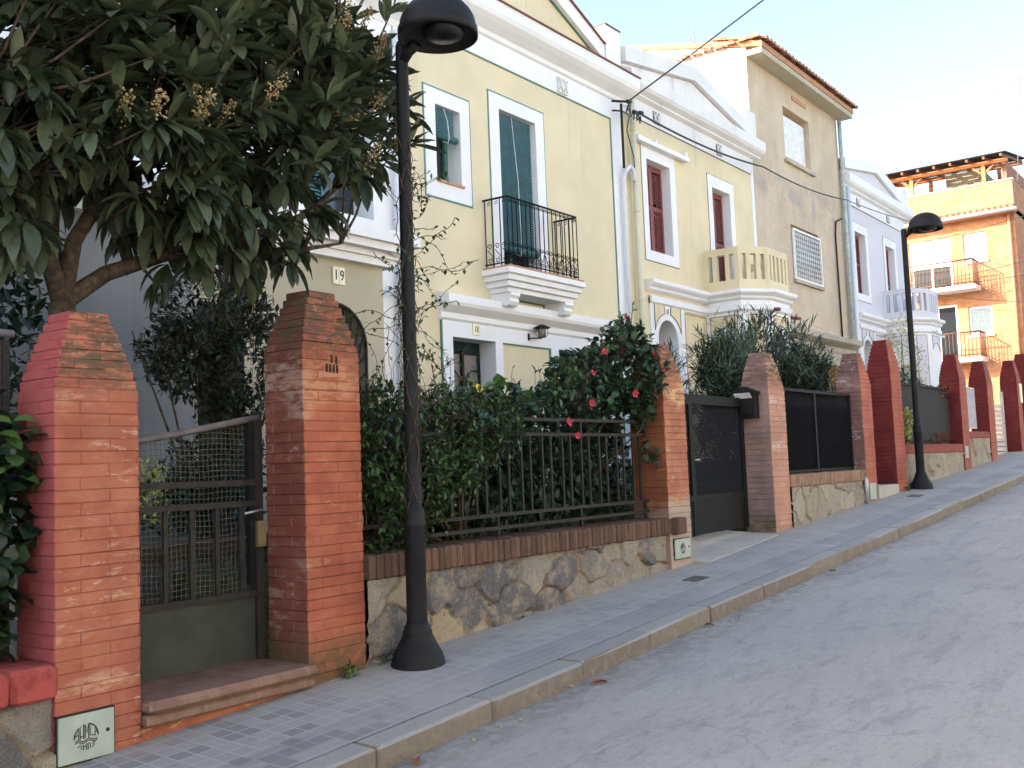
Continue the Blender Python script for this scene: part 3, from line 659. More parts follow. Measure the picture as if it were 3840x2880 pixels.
def bay_unit(par, dx, dz, wallm, trimm, panelm, linem, shutter, parapetm, old='white_old', number=True, lip=None):
    """Upper windows, chamfered bay with balcony, arched porch and pediment shared by the two houses of one pattern."""
    W = M[trimm]; T = lambda *a: tuple(v+(dx if i < 2 else dz) for i, v in enumerate(a))
    x0, x1 = 14.67+dx, 20.0+dx; yz = -1.2+dz
    h = [T(15.40, 16.29, 3.65, 5.30), T(17.96, 18.79, 3.1, 5.29), T(15.49, 16.27, -.4, 2.51)]
    wall_mesh(x0, x1, yz, 6.9+dz, h).build('wall', M[wallm], par)
    shell(par, x0, x1, -1.5, 7.0+dz, M['white_old'])
    # arched head of the porch opening
    m = MB(); cx, R, zc = 15.88+dx, .36, 2.12+dz; n = 12
    arc = [(cx+R*math.cos(math.pi*i/n), zc+.36*math.sin(math.pi*i/n)) for i in range(n+1)]
    # surround panel (white) with arch cut, slightly proud
    Y0, Y1 = 8.47, 8.53
    X0, X1, Z1 = 15.28+dx, 17.42+dx, 2.83+dz
    def archplate(mb, xa, xb, zt, y0, y1, cx, R, zc, zb):
        a = [(cx-R*math.cos(math.pi*i/n), zc+R*math.sin(math.pi*i/n)) for i in range(n+1)]
        mb.box(xa, cx-R, y0, y1, zb, zc); mb.box(cx+R, xb, y0, y1, zb, zc)
        mb.hexa([(xa, y0, zc), (cx-R, y0, zc), (cx-R, y1, zc), (xa, y1, zc)], [(xa, y0, zt), (cx-R, y0, zt), (cx-R, y1, zt), (xa, y1, zt)])
        mb.hexa([(cx+R, y0, zc), (xb, y0, zc), (xb, y1, zc), (cx+R, y1, zc)], [(cx+R, y0, zt), (xb, y0, zt), (xb, y1, zt), (cx+R, y1, zt)])
        for p, q in zip(a, a[1:]): mb.hexa([(p[0], y0, p[1]), (q[0], y0, q[1]), (q[0], y1, q[1]), (p[0], y1, p[1])], [(p[0], y0, zt), (q[0], y0, zt), (q[0], y1, zt), (p[0], y1, zt)])
    archplate(m, X0, 16.52+dx, Z1, Y0, 9.0, cx, R, zc, yz)
    m.box(16.52+dx, X1, Y0, Y1, 2.70+dz, Z1); m.build('porch_surround', W, par)
    wall_hide = None
    # panels beside the keystone
    m = MB(); mo = MB()
    for s in (-1, 1):
        xa, xb = (cx-.47, cx-.10) if s < 0 else (cx+.10, cx+.47)
        pts = [(xb, zc+.62), (xa, zc+.62)] if s < 0 else [(xa, zc+.62), (xb, zc+.62)]
        arc2 = [(cx+s*.50*math.cos(t), zc+.47*math.sin(t)) for t in (0.22+.11*k*1.0 for k in range(11))]
        arc2 = [q for q in arc2 if abs(q[0]-cx) > .10]
        poly = ([(cx+s*.47, zc+.62)]+[(cx+s*.47, zc+.15)]+[q for q in arc2 if abs(q[0]-cx) < .47]+[(cx+s*.10, zc+.46), (cx+s*.13, zc+.62)])
        if s > 0: poly = poly[::-1]
        m.prism(poly, 'y', 8.462, 8.4695)
        for a, b in zip(poly, poly[1:]+poly[:1]): mo.tube([(a[0], 8.462, a[1]), (b[0], 8.462, b[1])], .008, 4)
        ip = m.build('inset_panel', M[panelm], par); mo.build('panel_outline', M[linem], ip); m = MB(); mo = MB()
    d = MB(); d.box(cx-.5, cx+.5, 9.004, 9.05, -.4+dz, zc+.45); dd = d.build('front_door', M['maroon'], par)
    MB().box(cx-.26, cx+.10, 8.985, 9.0, 1.2+dz, zc+.2).build('glazing', M['frosted'], dd)
    # trims: window surrounds with shutters
    w = window_frame(par, T(15.26, 16.47, 3.48, 5.52), T(15.43, 16.27, 3.66, 5.28), linem, .014, .30, mat=trimm)
    louvre_shutter(w, 15.44+dx, 16.26+dx, 3.67+dz, 5.27+dz, 8.66, shutter, 2)
    w = window_frame(par, T(17.80, 18.96, 3.1, 5.51), T(17.98, 18.77, 3.1, 5.28), linem, .014, .30, name='door_surround', bottom=False, mat=trimm)
    louvre_shutter(w, 17.99+dx, 18.76+dx, 3.12+dz, 5.27+dz, 8.66, shutter, 2)
    MB().box(15.2+dx, 19.2+dx, 8.80, 8.84, 3.0+dz, 5.4+dz).build('dark_room', M['darkint'], par)
    # pilaster, frieze, cornice, pediment
    box('pilaster', W, par, 19.86+dx, x1-.002, 8.488, 8.53, yz, 5.93+dz)
    box('frieze', M['white'] if old == 'white' else M['white_old'], par, x0+.002, x1-.002, 8.486, 8.53, 5.93+dz, 6.30+dz)
    MB().box(x0+.005, 19.86+dx, 8.483, 8.5, 5.916+dz, 5.93+dz).build('painted_outline', M[linem], par)
    OM = M[old]
    cornice('cornice', OM, par, x0+.02, x1+.22, [(.014, 6.26+dz), (.10, 6.30+dz), (.10, 6.33+dz), (.19, 6.38+dz), (.23, 6.43+dz), (.23, 6.63+dz), (.02, 6.70+dz)])
    pk, xl, xr = 17.25+dx, 14.9+dx, 19.58+dx
    m = MB(); m.prism([(x0, 6.7+dz), (xr, 6.7+dz), (pk, 7.20+dz), (x0, 6.85+dz)], 'y', 8.45, 8.7); m.build('pediment', M['white_old'] if old != 'white' else M[wallm], par)
    for a, b in (((x0, 7.03+dz), (pk, 7.42+dz)), ((pk, 7.42+dz), (xr+.12, 6.93+dz))):
        m = MB(); t = .27
        m.hexa([(a[0], 8.36, a[1]-t), (b[0], 8.36, b[1]-t), (b[0], 8.8, b[1]-t), (a[0], 8.8, a[1]-t)], [(a[0], 8.36, a[1]), (b[0], 8.36, b[1]), (b[0], 8.8, b[1]), (a[0], 8.8, a[1])]); m.build('gable_coping', OM, par)
        m = MB(); m.hexa([(a[0], 8.43, a[1]-t-.02), (b[0], 8.43, b[1]-t-.02), (b[0], 8.5, b[1]-t-.02), (a[0], 8.5, a[1]-t-.02)], [(a[0], 8.43, a[1]-t-.002), (b[0], 8.43, b[1]-t-.002), (b[0], 8.5, b[1]-t-.002), (a[0], 8.5, a[1]-t-.002)]); m.build('painted_outline', M['pinkline'], par)
    box('parapet_post', OM, par, 19.52+dx, x1+.02, 8.38, 8.9, 6.70+dz, 7.22+dz)
    for c in (15.86, 18.37):
        v = box('vent', M['frosted'], par, c-.12+dx, c+.12+dx, 8.47, 8.49, 5.98+dz, 6.20+dz)
        m = MB()
        for k in range(2):
            for s in (-1, 1): m.tube([(c+dx-.06+.12*k-.05, 8.465, 6.09+dz-s*.09), (c+dx-.06+.12*k+.05, 8.465, 6.09+dz+s*.09)], .011, 5)
        m.build('lattice', W, v)
    # bay body
    P = [(17.46+dx, 8.5), (17.46+dx, 7.80), (17.98+dx, 7.45), (18.92+dx, 7.45), (19.44+dx, 7.80), (19.44+dx, 8.5)]
    m = MB()
    for a, b in zip(P, P[1:]): m.quad((*a, yz), (*b, yz), (*b, 2.85+dz), (*a, 2.85+dz))
    bay = m.build('bay_wall', W, par)
    long = [(15.20+dx, 8.48), (17.46+dx, 8.48)]+P[1:]
    band('bay_cornice', W, par, long, [(.01, 2.93+dz), (.06, 2.96+dz), (.07, 3.00+dz), (.12, 3.03+dz), (.15, 3.06+dz), (.15, 3.12+dz), (.0, 3.13+dz)])
    band('bay_moulding', W, par, [(15.28+dx, 8.48)]+long[1:], [(.01, 2.72+dz), (.05, 2.75+dz), (.05, 2.84+dz), (.01, 2.87+dz)])
    m = MB(); m.prism([*P][::-1], 'z', 2.86+dz, 3.115+dz); m.build('bay_roof', W, par)
    # bay panels: flat insets with an arched lower edge
    m = MB(); mo = MB()
    def panel(a, b, u0, u1, z0, z1, arch=None, off=.006):
        a = Vector(a); b = Vector(b); t = (b-a); Lg = t.length; t.normalize(); nn = Vector((t.y, -t.x)); 
        pts = [(u0, z1), (u0, z0)]
        if arch:
            for i in range(9):
                f = i/8; pts.append((u0+(u1-u0)*f, z0+arch*math.sin(math.pi*f)))
        pts += [(u1, z0), (u1, z1)]
        P3 = [(a.x+t.x*u+nn.x*off, a.y+t.y*u+nn.y*off, z+dz) for u, z in pts]
        m = MB(); mo = MB(); m.quad(*P3)
        for p, q in zip(P3, P3[1:]+P3[:1]): mo.tube([p, q], .007, 4)
        ip = m.build('inset_panel', M[panelm], par); mo.build('panel_outline', M[linem], ip)
    panel(P[0], P[1], .08, .62, 2.28, 2.66, .17)
    panel(P[1], P[2], .14, .48, 1.2, 2.66)
    panel(P[2], P[3], .12, .82, 2.28, 2.66, .2)
    panel((16.58+dx, 8.50), (17.42+dx, 8.50), 0, .84, -.5, 2.66, None, .004)
    # parapet balcony: plinth, posts, slats, rail
    def seg(mb, a, b, th, z0, z1, i=0):
        a = Vector(a); b = Vector(b); t = (b-a).normalized(); nn = Vector((-t.y, t.x))*th
        mb.hexa([(a.x, a.y, z0), (b.x, b.y, z0), (b.x+nn.x, b.y+nn.y, z0), (a.x+nn.x, a.y+nn.y, z0)], [(a.x, a.y, z1), (b.x, b.y, z1), (b.x+nn.x, b.y+nn.y, z1), (a.x+nn.x, a.y+nn.y, z1)])
    pm = M[parapetm]; bal = bpy.data.objects.new('balcony', None); COL.objects.link(bal); bal.parent = par; o = Vector((18.45+dx, 8.0, 3.13+dz)); bal.location = o-par.location
    def bp(mb, name): q = mb.build(name, pm); q.parent = bal; q.location = -o
    m = MB(); r = MB()
    for a, b in zip(P, P[1:]): seg(m, a, b, .11, 3.135+dz, 3.32+dz); seg(r, a, b, .12, 3.80+dz, 3.93+dz)
    bp(m, 'plinth'); bp(r, 'hand_rail')
    for i, (a, b) in enumerate(zip(P, P[1:])):
        a = Vector(a); b = Vector(b); t = (b-a).normalized(); Lg = (b-a).length; e = .07 if Lg < .65 else .09
        for u0, u1 in ((0, e), (Lg-e, Lg)): m = MB(); seg(m, a+t*u0, a+t*u1, .10, 3.32+dz, 3.80+dz); bp(m, 'corner_post')
    for i, (a, b) in enumerate(zip(P, P[1:])):
        a = Vector(a); b = Vector(b); t = (b-a).normalized(); Lg = (b-a).length
        k = 2 if Lg < .8 else 4
        for j in range(k):
            c = .10+(Lg-.20)*(j+.5)/k; w = .045; mb = MB(); seg(mb, a+t*(c-w), a+t*(c+w), .08, 3.32+dz, 3.80+dz); bp(mb, 'slat')
    m = MB(); m.tube([(17.98+dx+.1, 7.52, 2.78+dz), (17.98+dx+.02, 7.28, 2.74+dz)], .035, 10); m.tube([(19.5+dx, 7.7, 2.78+dz), (19.6+dx, 7.5, 2.74+dz)], .035, 10)
    m.build('rain_spout', M['maroon'] if not lip else M['pipewhite'], par)

def house17():
    par = thing('terraced_house', (17.3, 8.5, -.4), 'warm cream house with maroon louvred shutters and chamfered bay under a slatted cream balcony', 'house')
    bay_unit(par, 0, 0, 'cream17', 'white', 'cream17', 'dark_line', 'maroon', 'cream17')
    m = MB(); m.tube([(14.86, 8.40, -1), (14.86, 8.40, 6.2)], .048, 12)
    for z in (1.2, 2.7, 4.2, 5.6): m.tube([(14.86, 8.40, z), (14.86, 8.40, z+.04)], .055, 12)
    m.build('downpipe', M['pipecream'], par)
    m = MB(); m.box(14.98, 16.85, 8.37, 8.47, 5.49, 5.57); m.box(16.72, 16.80, 8.38, 8.46, 5.57, 5.66); m.box(15.60, 15.66, 8.38, 8.46, 5.57, 5.63); m.build('awning_housing', M['white'], par)
    return par
house17()
def house15():
    par = thing('terraced_house', (28.1, 8.5, .2), 'lilac grey house with white trim and chamfered bay, next to the beige block', 'house')
    bay_unit(par, 10.82, .5, 'lilac', 'white', 'lilac', 'dark_line', 'maroon', 'lilac', old='white', lip=1)
    m = MB(); m.tube([(25.62, 8.38, -1), (25.62, 8.38, 6.8)], .06, 10); m.build('downpipe', M['pipewhite'], par)
house15()

def tile_row(par, x0, x1, y0, z0, L, slope, pitch=.2, r=.09, axis='y', name='roof_tiles', n=5):
    mb = MB()
    rg = random.Random(5)
    k = 0; u = x0
    while u < x1-.01:
        a = []
        for end in (0, 1):
            d = L*end; jz = rg.uniform(-.008, .008)
            ringp = []
            for i in range(n+1):
                t = math.pi*i/n; off = r*math.cos(t); h = r*math.sin(t)*.9
                if axis == 'y': ringp.append((u+pitch/2+off, y0+d, z0+slope*d+h+jz))
                else: ringp.append((y0+d, u+pitch/2+off, z0+slope*d+h+jz))
            a.append(ringp)
        for i in range(n): mb.quad(a[0][i], a[0][i+1], a[1][i+1], a[1][i], sm=True)
        mb.quad(*a[0]); u += pitch
    return mb.build(name, M['rooftile'], par)

def house16():
    par = thing('town_house', (22.7, 8.5, .1), 'tall beige block house with tiled eaves and white latticed window, between cream and lilac houses', 'house')
    x0, x1 = 20.02, 25.42
    wall_mesh(x0, x1, -1, 8.72, [(21.88, 23.45, 6.68, 7.84), (21.93, 23.63, 3.98, 5.13), (22.9, 24.9, -.3, 2.15)], yb=8.85).build('wall', M['beige'], par)
    # white gable wall facing down the street
    m = MB(); m.prism([(8.506, -1), (17, -1), (17, 8.75), (12.7, 9.78), (8.506, 8.70)], 'x', x0-.004, x0+.2); m.build('gable_wall', M['white'], par)
    m = MB(); m.prism([(8.506, -1), (17, -1), (17, 8.75), (12.7, 9.78), (8.506, 8.70)], 'x', x1-.2, x1-.002); m.build('gable_wall', M['beige'], par)
    m = MB(); m.prism([(8.12, 8.62), (12.7, 9.76), (17.2, 8.68), (17.2, 8.76), (12.7, 9.86), (8.12, 8.74)], 'x', x0-.06, x1+.25); m.build('roof', M['terra'], par)
    box('eave_soffit', M['cream19'], par, x0-.04, x1+.2, 8.14, 8.5, 8.50, 8.62)
    tile_row(par, x0-.05, x1+.25, 8.02, 8.76, 1.3, .245, name='eave_tiles')
    tile_row(par, 8.1, 12.7, x0-.16, 8.80, .32, 0, .27, .10, 'x', 'verge_tiles')
    o = par.children[-1]; me = o.data
    for v in me.vertices: v.co.z += (v.co.y-8.1)*.245
    # top window
    w = par
    m = MB()
    for k in range(26): m.rbox(21.89, 23.44, 8.62, 8.64, 6.71+k*.043, 6.71+k*.043+.040, b=.004)
    m.build('roller_shutter', M['shutter_white'], w); box('sill', M['ledge_old'], w, 21.78, 23.56, 8.42, 8.70, 6.62, 6.69)
    # latticed window
    box('pane', M['frosted'], par, 21.93, 23.63, 8.60, 8.62, 3.98, 5.13)
    g = ring((21.93, 23.63, 3.98, 5.13), (21.97, 23.59, 4.02, 5.09), 8.44, 8.48)
    for i in range(13):
        x = 22.05+i*.124; g.tube([(x, 8.46, 4.02), (x, 8.46, 5.09)], .008, 5)
    for i in range(12):
        xa = 22.05+i*.124
        for k in range(9):
            z = 4.05+k*.115; g.tube([(xa, 8.455, z), (xa+.124, 8.455, z+.085)], .006, 4); g.tube([(xa, 8.455, z+.085), (xa+.124, 8.455, z)], .006, 4)
    g.build('window_grille', M['whiteframe'], par); box('sill', M['ledge_old'], par, 21.9, 23.66, 8.42, 8.5, 3.90, 3.975)
    cornice('ledge', M['ledge_old'], par, 20.6, 25.5, [(.02, 2.44), (.06, 2.5), (.06, 2.6), (.2, 2.66), (.26, 2.70), (.26, 2.82), (.0, 2.88)])
    box('lintel', M['cream19'], par, 20.6, 25.40, 8.46, 8.5, 2.17, 2.44); 
    d = box('garage_door', M['ochre_wood'], par, 22.9, 24.9, 8.70, 8.75, -.3, 2.15)
    m = MB()
    for k in range(9): m.box(22.92+k*.22, 22.94+k*.22, 8.68, 8.70, -.3, 2.15)
    m.build('door_boards', M['ochre_wood'], d)
    box('vent', M['terra'], par, 22.45, 23.3, 8.48, 8.5, 8.22, 8.32)
    m = MB(); m.tube([(25.36, 8.40, 2.8), (25.36, 8.40, 8.45)], .05, 10); m.build('downpipe', M['pipegrey'], par)
    m = MB(); m.tube([(24.75, 8.46, 2.9), (24.72, 8.46, 5.4), (24.8, 8.46, 5.75), (25.2, 8.44, 5.9)], .022, 6); m.build('conduit', M['gatepaint'], par)
house16()

# ---------------------------------------------------------------- house 19 and its left neighbours
def house19():
    par = thing('terraced_house', (6.4, 8.5, -1), 'pale house with dull cream bay and barred arched window, behind the loquat tree', 'house')
    x0, x1 = 3.67, 9.10
    wall_mesh(x0, x1, -1.3, 6.0, [(7.55, 8.68, 3.0, 3.77+.9), (4.5, 5.4, 2.6, 4.6)], yb=8.8).build('wall', M['white'], par); shell(par, x0, x1, -1.5, 6.3, M['white_old'])
    m = MB(); m.box(8.04, 9.04, 8.488, 8.5, -1.2, 2.9); m.build('side_panel', M['white'], par)
    cornice('cornice', M['white'], par, x0-.1, x1+.1, [(.012, 5.55), (.06, 5.62), (.2, 5.72), (.27, 5.8), (.27, 6.0), (.02, 6.03)])
    m = MB(); m.prism([(x0, 6.03), (x1, 6.03), (x1, 6.3), (6.4, 7.2), (x0, 6.3)], 'y', 8.4, 8.8); m.build('gable', M['white'], par)
    w = ring((7.42, 8.80, 2.86, 4.8), (7.56, 8.67, 3.01, 4.66), 8.47, 8.85).build('window_surround', M['white'], par)
    louvre_shutter(w, 7.57, 8.2, 3.02, 4.65, 8.80, 'blind'); box('pane', M['darkglass'], w, 8.2, 8.66, 8.8, 8.83, 3.02, 4.65)
    box('pane', M['darkglass'], par, 4.5, 5.4, 8.75, 8.8, 2.6, 4.6)
    # bay with arched window
    m = MB(); yf = 7.7; xa, xb = 3.7, 7.99; cx, R, zc = 7.27, .42, 1.34
    def plate(x0, x1, z0, z1): m.quad((x0, yf, z0), (x1, yf, z0), (x1, yf, z1), (x0, yf, z1))
    n = 14; a = [(cx-R*math.cos(math.pi*i/n), zc+R*math.sin(math.pi*i/n)) for i in range(n+1)]
    plate(5.58, cx-R, -1.3, zc); plate(cx+R, xb, -1.3, zc); plate(cx-R, cx+R, -1.3, .0)
    plate(5.58, cx-R, zc, 2.22); plate(cx+R, xb, zc, 2.22)
    for p, q in zip(a, a[1:]): m.quad((p[0], yf, p[1]), (q[0], yf, q[1]), (q[0], yf, 2.22), (p[0], yf, 2.22)); m.quad((q[0], yf, q[1]), (p[0], yf, p[1]), (p[0], yf+.25, p[1]), (q[0], yf+.25, q[1]))
    m.quad((cx+R, yf, 0), (cx+R, yf, zc), (cx+R, yf+.25, zc), (cx+R, yf+.25, 0)); m.quad((cx-R, yf, zc), (cx-R, yf, 0), (cx-R, yf+.25, 0), (cx-R, yf+.25, zc))
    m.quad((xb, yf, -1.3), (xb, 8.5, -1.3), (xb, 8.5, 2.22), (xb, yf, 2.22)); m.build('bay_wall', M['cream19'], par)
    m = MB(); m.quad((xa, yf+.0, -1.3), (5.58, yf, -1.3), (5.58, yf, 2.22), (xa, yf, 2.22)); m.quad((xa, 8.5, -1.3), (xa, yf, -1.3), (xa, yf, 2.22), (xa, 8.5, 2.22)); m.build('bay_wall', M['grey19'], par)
    box('glazing', M['darkglass'], par, cx-R, cx+R, yf+.2, yf+.23, 0, zc+R)
    m = MB(); m.tube([(cx-R*math.cos(math.pi*i/n), yf-.02, zc+R*math.sin(math.pi*i/n)) for i in range(n+1)], .018, 6)
    m.tube([(cx+R, yf-.02, 0), (cx+R, yf-.02, zc)], .018, 6); m.tube([(cx-R, yf-.02, 0), (cx-R, yf-.02, zc)], .018, 6)
    for i in range(1, 10): t = math.pi*i/10; m.tube([(cx, yf-.01, .25), (cx+R*math.cos(t), yf-.01, zc+R*math.sin(t))], .011, 5)
    for i in range(7): z = .15+i*.18; m.tube([(cx, yf-.01, z-.2), (cx+R, yf-.01, z+.2)], .010, 5)
    m.build('window_bars', M['gatepaint'], par)
    m = MB()
    for d, za, zb in ((.10, 2.22, 2.30), (.14, 2.30, 2.36), (.24, 2.36, 2.44), (.30, 2.44, 2.57)): m.box(xa-d, xb+d, yf-d, 8.5, za, zb)
    m.build('bay_cornice', M['white'], par)
    m = MB(); m.tube([(7.9, 7.5, 2.40), (8.35, 7.7, 2.30), (8.95, 8.38, 2.16)], .045, 8); m.build('gutter_pipe', M['pipewhite'], par)
    # door to the left, drawn as a flat near-black panel on the wall
    box('front_door', M['darkint'], par, 5.60, 6.1, yf-.02, yf-.005, -.9, 1.6)
house19()
def house_left(x0, dz, label):
    par = thing('terraced_house', (x0+2.7, 8.5, -1.3), label, 'house'); x1 = x0+5.42
    h = [(x0+.8, x0+1.7, 3.2+dz, 5.0+dz), (x0+3.4, x0+4.3, 2.8+dz, 5.0+dz), (x0+1.0, x0+1.9, -1.4+dz, 1.3+dz)]
    wall_mesh(x0, x1, -2.6, 6.1+dz, h).build('wall', M['white'], par); shell(par, x0, x1, -2.6, 6.5+dz, M['white_old'])
    cornice('cornice', M['white'], par, x0, x1, [(.01, 5.9+dz), (.2, 6.05+dz), (.27, 6.1+dz), (.27, 6.3+dz), (.02, 6.33+dz)])
    m = MB(); m.prism([(x0, 6.33+dz), (x1, 6.33+dz), (x1, 6.5+dz), (x0+2.7, 7.3+dz), (x0, 6.5+dz)], 'y', 8.4, 8.8); m.build('gable', M['white'], par)
    for a in h:
        w = window_frame(par, (a[0]-.15, a[1]+.15, a[2]-.15, a[3]+.15), a)
        louvre_shutter(w, a[0]+.01, a[1]-.01, a[2]+.01, a[3]-.01, 8.68, 'blind_dark', 2)
house_left(-1.77, -.6, 'grey white house glimpsed through the lower left leaves of the loquat tree')

house_left(-7.2, -.9, 'white terraced house further down the street, outside the photo')
house_left(-12.65, -1.2, 'white terraced house at the bottom of the row, outside the photo')
house_left(-18.1, -1.5, 'lowest white terraced house of the row, outside the photo')
def opposite(x0, mat, label):
    par = thing('terraced_house', (x0+4, -8.4, 0), label, 'house'); zb = RZ(x0)-1; H = 6.2+.057*x0
    MB().box(x0, x0+8, -16, -8.4, zb, H).build('wall', M[mat], par); MB().box(x0-.05, x0+8.05, -16.1, -8.2, H, H+.25).build('roof_edge', M['white'], par)
    for k in range(3):
        for z in (.3, 3.3):
            w = MB().box(x0+1+k*2.4, x0+2.1+k*2.4, -8.4, -8.36, H-6+z, H-4.5+z).build('window', M['whiteframe'], par); MB().box(x0+1.08+k*2.4, x0+2.02+k*2.4, -8.358, -8.35, H-5.92+z, H-4.58+z).build('pane', M['darkglass'], w)
for i, (mt, lb) in enumerate((('white', 'white'), ('cream17', 'cream'), ('white', 'pale white'), ('cream', 'light cream'), ('white', 'uphill white'), ('cream17', 'uphill cream'))):
    opposite(-14+i*8.05, mt, lb+' house on the opposite side of the street, outside the photo')

# ---------------------------------------------------------------- brick block across the end of the street
def apartment():
    par = thing('apartment_building', (46, 12, 1), 'sunlit orange brick apartment block with iron balconies and rooftop pergola', 'building')
    B = M['brickfar']; X = 43.0
    def plate(mb, y0, y1, z0, z1, x=X): mb.quad((x, y1, z0), (x, y0, z0), (x, y0, z1), (x, y1, z1))
    hs = [(8.80, 9.66, 7.45, 8.58), (8.79, 9.66, 4.52, 5.66), (10.12, 11.75, 6.55, 8.55), (10.05, 11.6, 3.72, 5.85), (12.7, 14.2, 6.55, 8.5), (12.7, 14.2, 3.72, 5.85)]
    y0, y1, z0, z1 = 7.74, 16.5, 0, 9.25
    mb = MB(); ys = sorted({y0, y1, *[h[0] for h in hs], *[h[1] for h in hs]}); zs = sorted({z0, z1, *[h[2] for h in hs], *[h[3] for h in hs]})
    for i in range(len(ys)-1):
        for j in range(len(zs)-1):
            cy = (ys[i]+ys[i+1])/2; cz = (zs[j]+zs[j+1])/2
            if any(h[0] < cy < h[1] and h[2] < cz < h[3] for h in hs): continue
            plate(mb, ys[i], ys[i+1], zs[j], zs[j+1])
    for a, b, c, d in hs:
        for q in (((a, c), (a, d)), ((b, d), (b, c)), ((a, d), (b, d)), ((b, c), (a, c))):
            mb.quad((X, q[0][0], q[0][1]), (X, q[1][0], q[1][1]), (X+.3, q[1][0], q[1][1]), (X+.3, q[0][0], q[0][1]))
    mb.quad((X, y0, z0), (X+13, y0, z0), (X+13, y0, 10.2), (X, y0, 10.2)); mb.quad((X+13, y0, z0), (X+13, y1, z0), (X+13, y1, z1), (X+13, y0, z1))
    mb.build('wall', B, par)
    mb = MB(); mb.box(X-.02, X+.25, y0-.02, y1, 9.35, 10.44); mb.box(X+.25, X+13, y0-.02, y0+.22, 9.35, 10.44); mb.build('parapet', B, par)
    box('parapet_coping', M['whiteframe'], par, X-.06, X+.30, y0-.05, y1, 10.44, 10.48)
    box('terrace_floor', M['terra'], par, X, X+13, y0, y1, 9.15, 9.34)
    tile_row(par, y0-.1, y1, X-.55, 9.24, .62, .30, .22, .10, 'x', 'eave_tiles')
    m = MB(); m.box(X-.5, X, y0-.1, y1, 9.12, 9.22); m.build('eave_slab', M['terra'], par)
    m = MB(); m.tube([(X-.6, y0-.2, 9.16), (X-.6, y1, 9.16)], .07, 8); m.build('gutter', M['pipewhite'], par)
    m = MB(); m.tube([(X-.12, y0+.18, 9.1), (X-.12, y0+.18, 2.5)], .06, 8); m.build('downpipe', M['terra'], par)
    for (a, b, c, d) in hs[:2]:
        w = MB()
        w.box(X+.08, X+.14, a, b, c, c+.08); w.box(X+.08, X+.14, a, b, d-.08, d); w.box(X+.08, X+.14, a, a+.08, c+.08, d-.08); w.box(X+.08, X+.14, b-.08, b, c+.08, d-.08); w = w.build('window', M['whiteframe'], par)
        MB().box(X+.10, X+.12, a+.08, b-.08, c+.08, d-.08).build('pane', M['pane'] if 'pane' in M else M['lampglass'], w)
        if c > 6: MB().box(X+.05, X+.078, a+.02, a+.40, c+.02, d-.02).build('shutter', M['shutter_white'], w)
        MB().box(X-.06, X+.02, a-.04, b+.04, c-.08, c).build('sill', M['whiteframe'], w)
    for (a, b, c, d) in hs[2:]:
        w = MB(); w.box(X+.1, X+.16, a, b, d-.1, d); w.box(X+.1, X+.16, a, a+.1, c, d-.1); w.box(X+.1, X+.16, b-.1, b, c, d-.1); w.box(X+.1, X+.16, (a+b)/2-.05, (a+b)/2+.05, c, d-.1); w = w.build('balcony_door', M['whiteframe'], par)
        MB().box(X+.13, X+.15, a+.1, b-.1, c, d-.1).build('pane', M['darkglass'], w)
        if c > 6: MB().box(X+.03, X+.07, a+.02, b-.02, c+.85, d-.02).build('shutter', M['shutter_white'], w)
    for k, (zf, ya, yb) in enumerate(((6.42, 9.12, 11.9), (3.60, 9.05, 11.9), (6.42, 12.5, 14.6), (3.60, 12.5, 14.6))):
        d = 1.0; s = MB().box(X-d, X, ya, yb, zf-.16, zf).build('balcony', M['whiteframe'], par)
        MB().tube([(X-d+.02, ya+.04, zf+.98), (X-d+.02, yb-.04, zf+.98)], .03, 6).tube([(X-d+.02, ya+.04, zf+.98), (X, ya+.04, zf+.98)], .03, 6).tube([(X-d+.02, ya+.04, zf+.1), (X-d+.02, yb-.04, zf+.1)], .02, 6).tube([(X-d+.02, ya+.04, zf+.1), (X, ya+.04, zf+.1)], .02, 6).build('rail', M['railbrown'], s)
        m = MB(); q = 0
        while ya+.04+q < yb-.04: m.tube([(X-d+.02, ya+.04+q, zf), (X-d+.02, ya+.04+q, zf+.98)], .014, 5); q += .14
        for i in range(1, 8): m.tube([(X-d+.02+i*.13, ya+.04, zf), (X-d+.02+i*.13, ya+.04, zf+.98)], .014, 5)
        m.build('balusters', M['railbrown'], s)
    # rooftop pergola
    pg = bpy.data.objects.new('pergola', None); COL.objects.link(pg); pg.parent = par; o = Vector((44, 11, 9.35)); pg.location = o-par.location
    def bp(mb, name, mat): q = mb.build(name, mat); q.parent = pg; q.location = -o
    for y in (8.75, 11.5, 14.2):
        bp(MB().box(X+.12, X+.27, y-.07, y+.07, 9.35, 11.22), 'post', M['orange_wood'])
        m = MB()
        for s in (-1, 1): m.tube([(X+.2, y, 10.85), (X+.2, y+s*.4, 11.2)], .05, 6)
        bp(m, 'brace', M['orange_wood'])
        bp(MB().box(X+3.1, X+3.25, y-.07, y+.07, 9.35, 11.75), 'post', M['orange_wood'])
    bp(MB().box(X+.08, X+.28, 7.85, 16.4, 11.22, 11.36), 'beam', M['orange_wood']); bp(MB().box(X+3.1, X+3.3, 7.85, 16.4, 11.75, 11.9), 'beam', M['orange_wood'])
    m = MB()
    for i in range(14):
        y = 7.95+i*.62; m.hexa([(X-.35, y, 11.34), (X+3.6, y, 11.94), (X+3.6, y+.09, 11.94), (X-.35, y+.09, 11.34)], [(X-.35, y, 11.46), (X+3.6, y, 12.06), (X+3.6, y+.09, 12.06), (X-.35, y+.09, 11.46)])
    bp(m, 'rafters', M['railbrown'])
    m = MB()
    for i in range(18):
        x = X-.4+i*.23; m.box(x, x+.19, 7.8, 16.4, 11.47+i*.23*.152, 11.50+i*.23*.152)
    bp(m, 'slats', M['reed'])
